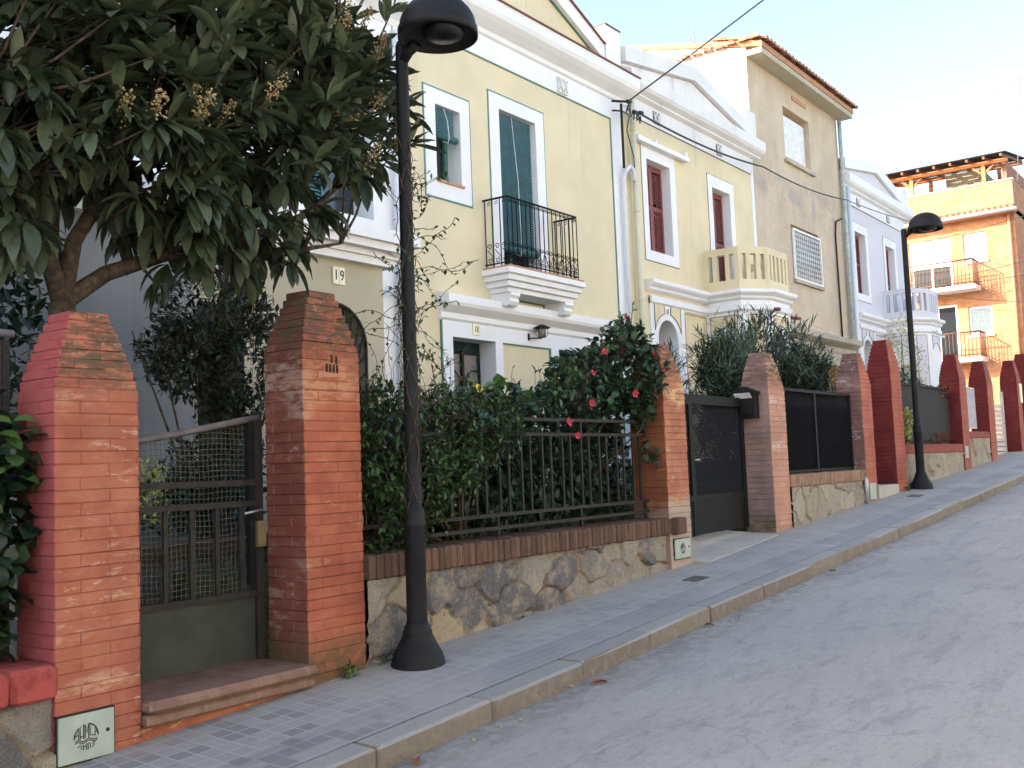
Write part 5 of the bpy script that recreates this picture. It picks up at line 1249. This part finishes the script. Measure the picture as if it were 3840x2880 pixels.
lb = copy_tree(la); lb.location = (15.90, 4.40, GX(15.9, 4.4)-.01); lb['label'] = 'far black street lamp standing clear beside the tall oxblood pier'; lb.rotation_euler = (0, 0, rad(8))

# ---------------------------------------------------------------- cables, antennas, covers
def sag(a, b, s, n=16): a = Vector(a); b = Vector(b); return [a.lerp(b, i/n)-Vector((0, 0, s*4*(i/n)*(1-i/n))) for i in range(n+1)]
tag(MB().tube(sag((14.33, 8.2, 5.90), (3.9, -8.2, 6.3), .16, 30), .012, 6).build('overhead_cable', M['cable']), 'thick black cable crossing the sky up from the wall bracket', 'cable')
p = MB(); p.tube(sag((14.8, 8.24, 5.86), (19.85, 8.2, 6.02), .10), .018, 6); p.tube(sag((19.85, 8.2, 6.02), (24.9, 8.2, 6.28), .10), .014, 6); p.tube(sag((24.9, 8.2, 6.28), (31, 8.2, 6.75), .05), .010, 5)
tag(p.build('facade_cable', M['cable']), 'black cable bundle sagging along the house fronts below the cornices', 'cable')
par = thing('cable_bracket', (14.3, 8.3, 5.9), 'iron bracket with knot of black cable junctions between the two cream houses', 'bracket')
MB().tube([(14.40, 8.34, 5.93), (14.40, 8.34, 4.85)], .022, 6).build('pole', M['gatepaint'], par)
m = MB(); m.tube([(14.05, 8.3, 5.88), (14.5, 8.2, 5.96)], .02, 6); m.tube([(14.05, 8.3, 5.72), (14.3, 8.3, 5.78)], .015, 6); m.build('arms', M['gatepaint'], par)
m = MB(); rg = random.Random(2)
for k in range(7): c = Vector((14.4+k*.07, 8.22, 5.86-k*.02)); m.tube([c+Vector((rg.uniform(-.05, .05), 0, rg.uniform(-.12, .08))) for _ in range(4)], .012, 5)
for c in ((14.75, 8.2, 5.84), (14.55, 8.2, 5.80), (14.36, 8.2, 5.93)): m.tube([Vector(c), Vector(c)+Vector((.1, 0, .02))], .035, 8)
m.tube([(14.5, 8.25, 5.75), (14.48, 8.3, 5.5), (14.7, 8.32, 5.1), (14.75, 8.34, 4.85)], .010, 5); m.build('junctions', M['cable'], par)
par = thing('tv_antenna', (24.8, 12, 9.7), 'thin rooftop antenna above the tiled ridge of the beige house', 'antenna')
MB().tube([(24.8, 12, 9.6), (24.8, 12, 11.75)], .02, 5).build('mast', M['metal'], par)
m = MB()
for k in range(4): m.tube([(24.5, 12, 11.0+k*.12), (25.1, 12, 11.0+k*.12)], .010, 4)
m.build('elements', M['metal'], par)
par = thing('tv_antenna', (43.4, 7.3, 10.4), 'tall thin antenna against the sky over the brick block, at the right edge', 'antenna')
MB().tube([(43.4, 7.6, 10.4), (43.4, 7.25, 14.6)], .025, 5).build('mast', M['metal'], par)
m = MB(); m.tube([(43.4, 8.3, 14.2), (43.4, 6.6, 14.5)], .014, 4)
for k in range(8): y = 8.25-k*.2; m.tube([(43.2, y, 14.2+k*.036), (43.6, y, 14.2+k*.036)], .008, 4)
m.tube([(43.4, 7.9, 13.1), (43.4, 7.0, 13.25)], .012, 4); m.build('elements', M['metal'], par)
for zz, (ya, za, yb, zb) in enumerate(((13.0, 8.25, 3.0, 9.6), (12.0, 6.7, 3.0, 7.9), (11.5, 6.6, 3.0, 7.0), (11, 6.3, 2.5, 5.0))):
    tag(MB().tube(sag((42.3, ya, za), (42.3, yb, zb), .25), .012, 4).build('street_cable', M['cable']), ['topmost', 'second', 'third', 'lowest'][zz]+' thin wire crossing in front of the brick block', 'cable', 'wires across the brick block')
def manhole(x, y, w, d, label):
    z = GX(x, y); m = MB(); m.hexa([(x-w, y-d, GX(x-w, y-d)), (x+w, y-d, GX(x+w, y-d)), (x+w, y+d, GX(x+w, y+d)), (x-w, y+d, GX(x-w, y+d))], [(x-w, y-d, GX(x-w, y-d)+.005), (x+w, y-d, GX(x+w, y-d)+.005), (x+w, y+d, GX(x+w, y+d)+.005), (x-w, y+d, GX(x-w, y+d)+.005)])
    tag(m.build('access_cover', M['coverm']), label, 'access cover')
M['coverm'] = plain('rusty_cover', (.11, .085, .075), .7, .4, var=.4, sc=30, bump=.5)
manhole(7.95, 4.10, .12, .07, 'small rusty access cover in the pavement near the patchy pier'); manhole(14.85, 4.2, .14, .08, 'small access cover in the pavement near the oxblood pier')

# ---------------------------------------------------------------- plants
def rdir(rg, zb=0):
    while True:
        v = Vector((rg.uniform(-1, 1), rg.uniform(-1, 1), rg.uniform(-1, 1)))
        if .05 < v.length < 1: v.normalize(); v.z += zb; return v.normalized()
def in_ells(rg, ells, shell=.55):
    wts = [e[3]*e[4]*e[5] for e in ells]; e = rg.choices(ells, wts)[0]; d = rdir(rg); r = 1-(rg.random()**1.6)*(1-shell) if rg.random() < .75 else rg.random()**.4
    return Vector((e[0]+d.x*e[3]*r, e[1]+d.y*e[4]*r, e[2]+d.z*e[5]*r)), Vector((d.x/e[3], d.y/e[4], d.z/e[5])).normalized(), e
def loquat():
    rg = random.Random(11)
    par = thing('loquat_tree', (3.05, 5.3, -1.0), 'big dark loquat tree with long ribbed leaves and cream blossom sprays, overhanging the near piers', 'tree')
    t = MB(); base = (3.05, 5.35, -1.05); fork = (2.98, 5.3, 1.0)
    t.tube([base, (3.02, 5.33, 0), fork], [.10, .075, .07], 12)
    limbs = [[fork, (3.05, 5.3, 1.35), (3.25, 5.3, 1.7), (3.5, 5.25, 2.2), (3.7, 5.2, 2.8)], [fork, (3.25, 5.3, 1.2), (3.6, 5.2, 1.35), (4.1, 5.15, 1.5), (4.6, 5.1, 1.75), (5.1, 5.1, 2.2)],
             [fork, (2.85, 5.3, 1.4), (2.6, 5.3, 1.9), (2.4, 5.3, 2.6)], [fork, (3.0, 5.45, 1.4), (3.1, 5.6, 2.0), (3.3, 5.7, 2.7), (3.4, 5.7, 3.2)], [(3.25, 5.3, 1.7), (3.8, 5.0, 2.1), (4.4, 4.9, 2.5), (5.1, 5.0, 3.0)],
             [(4.1, 5.15, 1.5), (4.4, 5.3, 1.9), (4.7, 5.4, 2.5)], [(3.6, 5.2, 1.35), (3.9, 5.0, 1.3), (4.3, 4.85, 1.42), (4.6, 4.8, 1.5)], [(2.85, 5.3, 1.4), (2.6, 5.1, 1.6), (2.35, 5.0, 1.9)]]
    for i, l in enumerate(limbs):
        r0_ = .055 if i < 4 else .03; t.tube(l, [r0_*(1-.72*k/(len(l)-1)) for k in range(len(l))], 9)
    t.build('trunk', M['bark'], par)
    nodes = [Vector(p).lerp(Vector(q), f) for l in limbs for p, q in zip(l[1:], l[2:]) for f in (0, .5, 1)]
    ells = [(3.35, 5.25, 2.45, 1.1, .85, 1.05), (4.45, 5.15, 2.35, .85, .75, .88), (5.0, 5.15, 2.80, .55, .5, .72), (2.5, 5.3, 2.45, .8, .75, 1.0), (3.6, 5.15, 3.2, 1.3, .8, .6), (4.1, 4.95, 1.62, .80, .40, .34), (3.2, 4.95, 1.80, .9, .40, .45), (2.5, 4.95, 1.65, .6, .35, .5), (3.7, 4.75, 2.3, 1.1, .35, .9), (5.15, 4.95, 2.2, .42, .35, .5), (4.75, 5.0, 1.62, .3, .3, .22), (3.65, 5.0, 1.45, .55, .35, .32), (4.35, 4.9, 1.42, .6, .35, .28), (2.3, 5.2, 1.5, .6, .4, .35)]
    lv = MB(); tw = MB(); flower_pts = []
    def whorl(c, d, n=9, Ls=1):
        tip = c; flip = rg.random()-.5; tn = rg.random()*.45
        for k in range(n):
            a = 2*math.pi*k/n*2.4+rg.random(); u = d.orthogonal().normalized(); v = d.cross(u)
            out = (u*math.cos(a)+v*math.sin(a)); f = rg.uniform(.15, .9); dr = (d*f+out*(1.15-f)+Vector((0, 0, -.18 if tip.z < 2.1 else .12))).normalized()
            L = rg.uniform(.15, .28)*Ls; lv.leaf(tip-d*rg.uniform(0, .09), dr, Vector((0, 0, 1))+out*.3, L, L*rg.uniform(.24, .33), (rg.uniform(.0, .9) if tip.z > 2.0+.4*flip else rg.uniform(.6, 1.9)), rg.uniform(.05, .25), min(1, tn+.55*rg.random()**1.5), 5)
    N = 1350
    for i in range(N):
        c, d, e = in_ells(rg, ells, .6)
        if mnoise.noise(c*2.6) < -.32: continue
        if c.z < (1.22 if c.x < 2.75 else 1.42 if c.x < 3.12 else 1.12 if c.x < 3.9 else 1.14+(c.x-3.9)*.9 if c.x < 4.3 else 1.46+(c.x-4.3)*.92)+.06*math.sin(c.x*7) or c.y < 4.45: continue
        d = (d+Vector((0, 0, .35))+rdir(rg)*.5).normalized()
        whorl(c, d, rg.randint(7, 11))
        nd = min(nodes, key=lambda q: (q-c).length); mid = nd.lerp(c, .55)+Vector((0, 0, -.05)); tw.tube([nd, mid, c], [.012, .008, .005], 5, cap=False)
        if d.y < .2 and e[2] > 1.9: flower_pts.append((c, d))
    lv.build('leaves', M['loquat'], par); tw.build('twigs', M['bark'], par)
    rg.shuffle(flower_pts)
    vis = [q for q in flower_pts if q[0].y < 4.85 and q[1].y < .1][:46]
    for c, d in vis:
        m = MB(); ax = (d*.6+Vector((0, -.4, .9))).normalized(); c = c+ax*.05; L = rg.uniform(.12, .20); m.tube([c, c+ax*L], [.006, .003], 5, r=0)
        for k in range(70): f = rg.random(); q = c+ax*(L*(.25+.85*f))+rdir(rg)*(.075*(1-f*.6)*rg.random()**.5); m.ico(q, rg.uniform(.004, .009), r=rg.random())
        m.build('blossom_spray', M['panicle'], par)
loquat()

def bush(name, ells, n, mat, L, W, label, cat, seed, bend=.5, shell=.6, stems=None, segs=2, up=.3, group=None, cut=None, extra=None, cl=1, sprd=.03, fold=.15, rag=0):
    rg = random.Random(seed); par = thing(name, stems[0] if stems else (ells[0][0], ells[0][1], ells[0][2]-ells[0][5]), label, cat, group)
    m = MB(); tw = MB(); tips = []
    i = 0
    while i < n:
        c, d, e = in_ells(rg, ells, shell); i += cl
        if cut and cut(c): continue
        if rag and mnoise.noise((c.x*rag+seed, c.y*rag, c.z*rag)) < -.10 and rg.random() < .93: continue
        dd = (d*.6+rdir(rg)*.8+Vector((0, 0, up))).normalized()
        tips.append((c, dd))
        for k in range(cl):
            q = c+dd*sprd*k*.5; o = (dd*.5+rdir(rg)).normalized(); l = rg.uniform(.7, 1.25)*L
            m.leaf(q, o, Vector((0, 0, 1))+d*.6, l, l*W*rg.uniform(.85, 1.15), rg.uniform(.3, 1.4)*bend, fold, rg.random()**1.8, segs)
        if cl > 1: tw.tube([c-dd*.05-d*.04, c, c+dd*sprd*cl*.5], .0022, 3, cap=False)
    if extra: extra(par, tips, rg, m, tw)
    fol = m.build('foliage', [mat, M['fresh']], par)
    if stems:
        for s in stems:
            for e in ells: 
                tw.tube([s, (s[0]*.5+e[0]*.5+rg.uniform(-.05, .05), s[1]*.5+e[1]*.5, s[2]*.4+e[2]*.6), (e[0]+rg.uniform(-.1, .1), e[1], e[2]+e[5]*.4)], [.018, .012, .005], 6)
    if tw.v: tw.build('stems', M['bark'], par)
    return par, tips
# star jasmine hedge spilling over the railing
def jas_extra(par, tips, rg, m, tw):
    s = rg.sample(tips, 160)
    for c, d in s:
        if c.z > .35:
            q = c+Vector((rg.uniform(-.1, .1), rg.uniform(-.05, .05), rg.uniform(.08, .3))); tw.tube([c, c.lerp(q, .5)+Vector((rg.uniform(-.03, .03), 0, 0)), q], .0022, 4, cap=False)
            for k in range(4): p = c.lerp(q, (k+1)/4); m.leaf(p, rdir(rg), (0, 0, 1), .04, .022, .5, .1, .8, 2)
bush('jasmine_hedge', [(4.95, 4.72, .12, .48, .30, .46), (5.55, 4.70, .22, .5, .30, .36), (5.98, 4.72, .28, .36, .26, .30), (4.80, 4.70, -.28, .34, .20, .34), (5.15, 4.70, -.10, .34, .22, .40), (5.6, 4.70, .06, .36, .20, .26), (5.3, 4.66, .50, .10, .1, .12), (5.75, 4.7, .50, .12, .1, .10), (4.7, 4.7, .52, .10, .1, .12)], 15500, M['jasmine'], .050, .55, 'dense glossy jasmine hedge spilling over the railing behind the near lamp', 'hedge', 21, shell=.5, stems=[(4.8, 4.95, -.6), (5.3, 4.98, -.6), (5.9, 4.98, -.6)], extra=jas_extra, cl=3, sprd=.03, rag=5.5, cut=lambda c: c.x > 5.0 and c.z < -.52+(c.x-5.0)*.62+.10*math.sin(c.x*13))
def petals(m, c, d, R, rg, n=5, mi=0):
    u = d.orthogonal().normalized(); v = d.cross(u)
    for k in range(n):
        a = 2*math.pi*k/n; o = u*math.cos(a)+v*math.sin(a); m.leaf(c, (o+d*.45).normalized(), d, R, R*.85, .3, -.12, rg.random(), 3, m=mi)
def hib_extra(par, tips, rg, fm, tw):
    fr = [(8.05, 4.72, 1.33), (7.90, 4.70, 1.12), (7.88, 4.69, 1.02), (7.55, 4.66, .98), (7.35, 4.66, .78), (7.22, 4.60, .52), (6.95, 4.58, .25), (6.95, 4.66, .36), (7.85, 4.55, .62), (8.12, 4.50, .98), (8.20, 4.44, .82)]
    for i, c in enumerate(fr):
        m = MB(); d = Vector((rg.uniform(-.4, .2), -1, rg.uniform(-.1, .6))).normalized(); petals(m, Vector(c), d, rg.uniform(.030, .048), rg)
        m.tube([Vector(c), Vector(c)+d*.05], .003, 4); m.tube([Vector(c)-d*.05+Vector((0, .02, -.03)), Vector(c)], .003, 4); m.build('flower', M['petal'], par)
    for (x, z) in ((8.05, 1.30), (8.14, 1.45), (7.95, 1.38), (7.85, 1.22), (7.35, .98), (7.1, .88), (7.7, 1.08), (7.55, 1.02), (6.9, .78), (7.22, .92), (8.2, 1.22)):
        b = Vector((x, 4.75, z-.35)); q = Vector((x+rg.uniform(-.05, .05), 4.72, z)); tw.tube([b, q], .004, 4, cap=False)
        for k in range(11): p = b.lerp(q, .25+.075*k); fm.leaf(p, (rdir(rg)+Vector((0, 0, .3))), (0, 0, 1), .06, .028, .6, .1, .5+.5*rg.random(), 3, m=1)
bush('hibiscus_bush', [(8.15, 4.80, .86, .48, .34, .42), (7.6, 4.9, .70, .48, .3, .30), (7.05, 4.95, .56, .40, .25, .24), (8.15, 4.66, .72, .22, .20, .42), (8.14, 4.60, .22, .16, .08, .34), (7.9, 4.9, .50, .5, .25, .3), (8.15, 4.8, 1.05, .22, .2, .3)], 6400, M['hibiscus'], .072, .66, 'dark green hibiscus bush with red flowers leaning on the patchy pier', 'bush', 23, stems=[(8.0, 5.35, -.6), (7.5, 5.4, -.6)], extra=hib_extra, segs=3, cl=2, sprd=.05, rag=4.5, cut=lambda c: (c.z < .40+.07*math.sin(c.x*9) and c.x < 8.05) or c.z < .0 or (c.x > 8.22 and c.y > 4.5) or c.x > 8.42)
# two yellow roses and broad fresh leaves above the hedge
bush('fig_shrub', [(6.75, 5.3, .50, .35, .25, .20), (7.0, 5.3, .42, .25, .2, .16)], 160, M['fresh'], .16, .7, 'fresh broad-leaved shrub in front of the white door surround', 'shrub', 25, stems=[(6.8, 5.4, -.6)], segs=4)
for (x, z, lab) in ((5.42, .585, 'yellow bloom just right of the near lamp post'), (6.22, .63, 'yellow bloom below the frosted glass door')):
    m = MB(); rg = random.Random(int(x*10)); 
    for s in (1, .7, .45): petals(m, Vector((x, 5.0, z)), Vector((-.3, -1, .4)).normalized(), .045*s, rg, 6)
    m.tube([(x, 5.0, z), (x+.02, 5.05, z-.3)], .004, 4); tag(m.build('yellow_rose', M['petal_y']), lab, 'flower')
# garden grass and weeds behind the railing
def grass(name, x0, x1, y0, y1, z, n, L, mat, seed, label=None):
    rg = random.Random(seed); m = MB()
    for i in range(n):
        x = rg.uniform(x0, x1); y = rg.uniform(y0, y1); d = (rdir(rg)*.5+Vector((0, 0, 1))).normalized(); m.leaf((x, y, z), d, Vector((0, -1, .2)), rg.uniform(.5, 1.2)*L, .010, rg.uniform(.3, 1.6), .1, rg.random(), 3)
    o = m.build(name, mat); tag(o, label, 'grass', kind='stuff')
grass('garden_grass', 5.6, 8.3, 4.85, 5.6, -.62, 2600, .26, M['gardenleaf'], 31, 'dark tangled grass growing behind the iron railing')
bush('low_shrubs', [(7.4, 5.2, -.12, 1.1, .28, .60), (6.3, 5.2, -.12, .9, .28, .60), (5.2, 5.2, -.1, .9, .3, .6), (8.0, 5.05, -.1, .45, .22, .6), (7.0, 5.0, .0, .9, .16, .5), (6.2, 4.98, -.05, .7, .14, .5)], 11000, M['gardenleaf'], .085, .55, 'dark leafy undergrowth filling the garden behind the iron railing', 'shrub', 33, stems=[(7, 5.3, -.6), (5.5, 5.3, -.6)])
# oleander and clipped hedge of number 17
bush('oleander', [(14.3, 6.2, 1.60, .50, .4, .55), (15.0, 6.2, 1.30, .6, .4, .55), (13.4, 6.2, 1.25, .35, .4, .45), (16.0, 6.1, 1.0, .8, .4, .50), (11.35, 6.0, .6, .22, .3, .8), (15.9, 5.8, .7, .9, .3, .4), (12.6, 5.9, 1.2, .5, .4, .6), (14.4, 5.5, 1.35, .7, .25, .5), (11.9, 5.4, 1.0, .5, .2, .5)], 12000, M['oleander'], .17, .13, 'tall grey-green oleander with narrow leaves behind the mauve pier', 'shrub', 41, stems=[(14.3, 6.3, -.3), (15.2, 6.3, -.3), (13.2, 6.3, -.3)], segs=2, bend=.3, cl=6, sprd=.06, up=1.0, rag=3.5)
bush('clipped_hedge', [(11.95, 5.6, .95, .50, .30, .60), (11.9, 5.6, .3, .5, .30, .6)], 13000, M['clipped'], .055, .5, 'dark tightly clipped rounded hedge left of the mauve pier', 'hedge', 43, shell=.7, bend=.2, rag=5)
bush('clipped_hedge', [(14.6, 5.62, 1.1, .60, .30, .58), (14.6, 5.62, .4, .6, .30, .6)], 13000, M['clipped'], .055, .5, 'dark rounded hedge above the black mesh fence', 'hedge', 44, shell=.7, bend=.2, rag=5)
# garden of number 19
bush('garden_tree', [(4.95, 6.6, 1.25, .48, .4, .42), (4.75, 6.6, .92, .35, .35, .3), (5.3, 6.6, 1.1, .3, .3, .35), (5.2, 6.6, .65, .3, .3, .3), (4.45, 6.55, .98, .18, .2, .15), (4.25, 6.5, 1.05, .08, .08, .08), (5.0, 6.6, .2, .35, .3, .4)], 6500, M['gardenleaf'], .07, .42, 'small bushy tree in the garden behind the wire mesh gate', 'tree', 51, stems=[(5.05, 6.7, -1.1)], cl=2, sprd=.05, rag=4)
bush('hanging_plant', [(4.32, 6.9, .70, .12, .12, .16), (4.33, 6.9, .35, .08, .08, .40)], 800, M['gardenleaf'], .05, .35, 'trailing green plant hanging against the grey wall, just right of the near left pier', 'plant', 53, bend=2.0)
bush('garden_bush', [(5.1, 6.9, -.05, .45, .3, .40), (4.75, 6.9, -.15, .35, .3, .25)], 1500, M['gardenleaf'], .07, .45, 'dark triangular bush seen through the wire mesh gate', 'shrub', 55)
bush('yellow_shrub', [(4.12, 6.2, .02, .12, .12, .16), (4.15, 6.2, -.18, .1, .1, .12)], 380, M['yellowleaf'], .04, .4, 'small yellow-green variegated shrub at the left of the wire mesh', 'shrub', 57)
bush('dark_foliage_filler', [(3.45, 7.0, 1.0, .38, .3, .75), (2.6, 7.0, 1.0, .9, .4, .8)], 2600, M['gardenleaf'], .12, .45, 'very dark leafy filler added behind the tree at the left edge', 'shrub', 59, segs=2)  # leaf mass added to keep the gap behind the tree dark
# planter wall and table in that garden
par = thing('planter_wall', (4.9, 6.2, -1.1), 'low stone planter wall with brick edge inside the mesh-gated garden', 'wall')
MB().box(3.2, 6.2, 6.15, 6.4, -1.13, -.50).build('stone_base', M['stone'], par); MB().box(3.2, 6.2, 6.1, 6.42, -.498, -.43).build('brick_coping', M['coping'], par)
par = thing('garden_table', (5.6, 7.35, -.9), 'teal garden table half hidden behind the mesh gate', 'table')
MB().box(5.2, 5.9, 7.2, 7.5, -.02, .02).build('table_top', M['blind'], par); MB().box(5.25, 5.85, 7.22, 7.48, -.35, -.022).build('apron', M['blind'], par)
for x in (5.24, 5.82): MB().box(x, x+.04, 7.25, 7.29, -1.0, -.352).build('leg', M['blind'], par)
par = thing('storage_box', (3.75, 6.6, -1.1), 'small blue and white box on the garden floor beyond the gate', 'box')
MB().rbox(3.66, 3.86, 6.0, 6.12, -1.13, -.62, b=.01).build('body', M['gardenleafbox'] if 'gardenleafbox' in M else M['blind_dark'], par); MB().box(3.68, 3.80, 5.985, 5.998, -.72, -.66).build('label_strip', M['paper'], par)
# broad-leaved plant at the left edge
bush('ivy_plant', [(2.30, 4.80, .10, .30, .16, .30), (2.25, 4.80, -.30, .32, .16, .40), (2.15, 4.80, -.62, .30, .14, .25)], 620, M['gardenleaf'], .10, .85, 'dark broad-leaved climbing plant at the left edge above the red coping', 'plant', 61, segs=3, stems=[(2.2, 4.9, -.9)], bend=.8)
m = MB(); rg = random.Random(5)
for k in range(26): c = Vector((rg.uniform(2.15, 2.58), rg.uniform(4.66, 4.74), rg.uniform(.05, .38))); m.leaf(c, Vector((rg.uniform(-.3, 1), -.5, rg.uniform(-.3, .4))), (0, -.5, 1), .10, .085, .8, .12, rg.random()*.8, 4)
tag(m.build('ivy_spray', M['fresh']), 'fresh green leaves reaching over the pink side of the near left pier', 'plant')
# plants before the lilac house
bush('climbing_shrub', [(26.6, 7.6, 2.7, .8, .4, .8), (27.6, 7.6, 2.3, .6, .3, .6)], 700, M['yellowleaf'], .09, .4, 'thin yellowing climber on the porch of the lilac house', 'shrub', 63, stems=[(26.8, 7.8, .3), (27.3, 7.8, .3)])
bush('garden_shrub', [(19.2, 5.6, 1.1, .6, .4, .45), (20.1, 5.7, 1.2, .5, .3, .3)], 900, M['oleander'], .12, .3, 'feathery green shrub behind the reed fence right of the far lamp', 'shrub', 65, stems=[(19.2, 5.8, .2)])
bush('yellow_bush', [(16.5, 4.72, .45, .18, .06, .30)], 360, M['yellowleaf'], .06, .4, 'yellow-green plant poking through the fence left of the far lamp post', 'plant', 67, stems=[(16.5, 4.8, .1)])
bush('dry_plant', [(18.9, 4.74, 1.08, .35, .1, .12), (18.3, 4.68, .24, .6, .05, .10)], 420, M['deadleaf'], .06, .25, 'dry purplish plant trailing over the reed fence by the oxblood pier', 'plant', 69)
# weeds in the pavement
bush('weed', [(4.30, 4.50, GX(4.3, 4.5)+.03, .05, .03, .05)], 90, M['fresh'], .030, .5, 'tuft of weed at the foot of the orange pier by the near lamp', 'weed', 71)
bush('weed', [(15.55, 4.5, GX(15.5, 4.5)+.03, .07, .03, .05)], 60, M['fresh'], .035, .5, 'tuft of weed at the foot of the tall oxblood pier', 'weed', 73)
bush('weed', [(4.62, 4.53, GX(4.6, 4.5)+.02, .06, .02, .03), (6.0, 4.53, GX(6, 4.5)+.01, .1, .015, .015)], 80, M['jasmine'], .022, .5, 'small moss and weeds along the foot of the rubble wall', 'weed', 75)

# vine twisting up the near lamp post
def vine():
    rg = random.Random(77); par = thing('climbing_vine', (4.72, 4.34, -.5), 'thin leafy vine twining up the near lamp post', 'vine'); m = MB(); lf = MB()
    for s in range(7):
        ph = s*.9; pts = []; z0 = -.35; zt_ = rg.uniform(1.3, 2.35)
        n = 60
        for i in range(n+1):
            f = i/n; z = z0+(zt_-z0)*f; a = ph+f*(6+s)*1.3*(1 if s % 2 else -1); r = .052+.010*math.sin(i*1.7+s); pts.append(Vector((4.72+r*math.cos(a), 4.34+r*math.sin(a), z)))
        m.tube(pts, .0032, 4, cap=False)
        for i in range(0, n, 2):
            if rg.random() < .55: d = (pts[i]-Vector((4.72, 4.34, pts[i].z))).normalized(); lf.leaf(pts[i], d+rdir(rg)*.6, (0, 0, 1), rg.uniform(.025, .045), .022, .7, .12, rg.random(), 2)
    for s in range(52):                   # free tendrils on both sides
        z = rg.uniform(.25, 1.75) if s < 46 else rg.uniform(1.7, 2.2); sd = rg.choice((1, 1, 1, -1)); p = Vector((4.72+.04*sd, 4.34, z)); d = Vector((sd*.8, rg.uniform(-.5, .3), rg.uniform(-.2, .9))).normalized(); pts = [p.copy()]
        for i in range(rg.randint(5, 12)):
            d = (d+rdir(rg)*.38+Vector((0, 0, -.02))).normalized(); p = p+d*.042; pts.append(p.copy())
            if rg.random() < .8: lf.leaf(p, d*.4+rdir(rg), (0, 0, 1), rg.uniform(.028, .05), .024, .6, .12, rg.random(), 2)
        m.tube(pts, .0022, 4, cap=False)
    for s in range(14):
        x = rg.uniform(4.55, 5.6); p = Vector((x, 4.6, .5)); d = Vector((rg.uniform(-.4, .4), -.1, 1)).normalized(); pts = [p.copy()]
        for i in range(rg.randint(6, 14)):
            d = (d+rdir(rg)*.35+Vector((0, 0, .05))).normalized(); p = p+d*.045; pts.append(p.copy())
            if rg.random() < .6: lf.leaf(p, d*.4+rdir(rg), (0, 0, 1), rg.uniform(.028, .045), .022, .6, .12, rg.random(), 2)
        m.tube(pts, .0022, 4, cap=False)
    m.build('stems', M['bark'], par); lf.build('leaves', M['jasmine'], par)
vine()

# fallen leaves on the road
def fallen(x, y, L, mat, label, seed):
    rg = random.Random(seed); z = RZ(x)+.018*math.cos((y+2.5)*.5)-.012 if y < 3.48 else GX(x, y)
    m = MB(); a = rg.random()*6; m.leaf((x, y, z+.012), (math.cos(a), math.sin(a), .15), (0, 0, 1), L, L*.38, .45, .35, rg.random(), 4)
    tag(m.build('fallen_leaf', mat), label, 'leaf', 'fallen leaves along the kerb')
fallen(3.62, 3.36, .13, M['deadleaf'], 'large curled reddish leaf on the road nearest the camera', 1)
fallen(5.15, 3.38, .12, M['deadleaf'], 'reddish dead leaf in the gutter below the lamp post', 2); fallen(5.05, 3.42, .06, M['yellowleaf'], 'pale yellow leaf touching the reddish gutter leaf', 3)
fallen(4.25, 3.33, .05, M['yellowleaf'], 'small yellow leaf on the road, middle of three near the kerb joint', 4); fallen(4.05, 3.36, .045, M['yellowleaf'], 'small yellow leaf on the road, leftmost of three near the kerb joint', 5); fallen(4.4, 3.36, .045, M['yellowleaf'], 'small yellow leaf on the road, rightmost of three near the kerb joint', 6)
fallen(6.85, 3.40, .08, M['deadleaf'], 'dark red leaf by the kerb opposite the patchy pier', 7); fallen(7.0, 3.32, .06, M['yellowleaf'], 'yellow leaf beside the dark red one by the kerb', 8); fallen(9.3, 3.38, .09, M['deadleaf'], 'dark curled leaf by the kerb opposite the black gate', 9)
fallen(6.6, 4.05, .04, M['deadleaf'], 'tiny dark leaf on the pavement tiles', 10)
rg = random.Random(9); m = MB()
for i in range(900):
    x = 3.0+rg.random()**1.4*17; y = 3.47-abs(rg.gauss(0, .05+.05*(mnoise.noise((x*.8, 3, 1)) > .1))); m.leaf((x, y, RZ(x)+.008), (rg.uniform(-1, 1), rg.uniform(-1, 1), .1), (0, 0, 1), rg.uniform(.006, .026), .009, .2, .2, rg.random(), 2)
tag(m.build('gutter_litter', M['litter']), 'scatter of tiny leaf crumbs along the foot of the kerb', 'litter', kind='stuff')
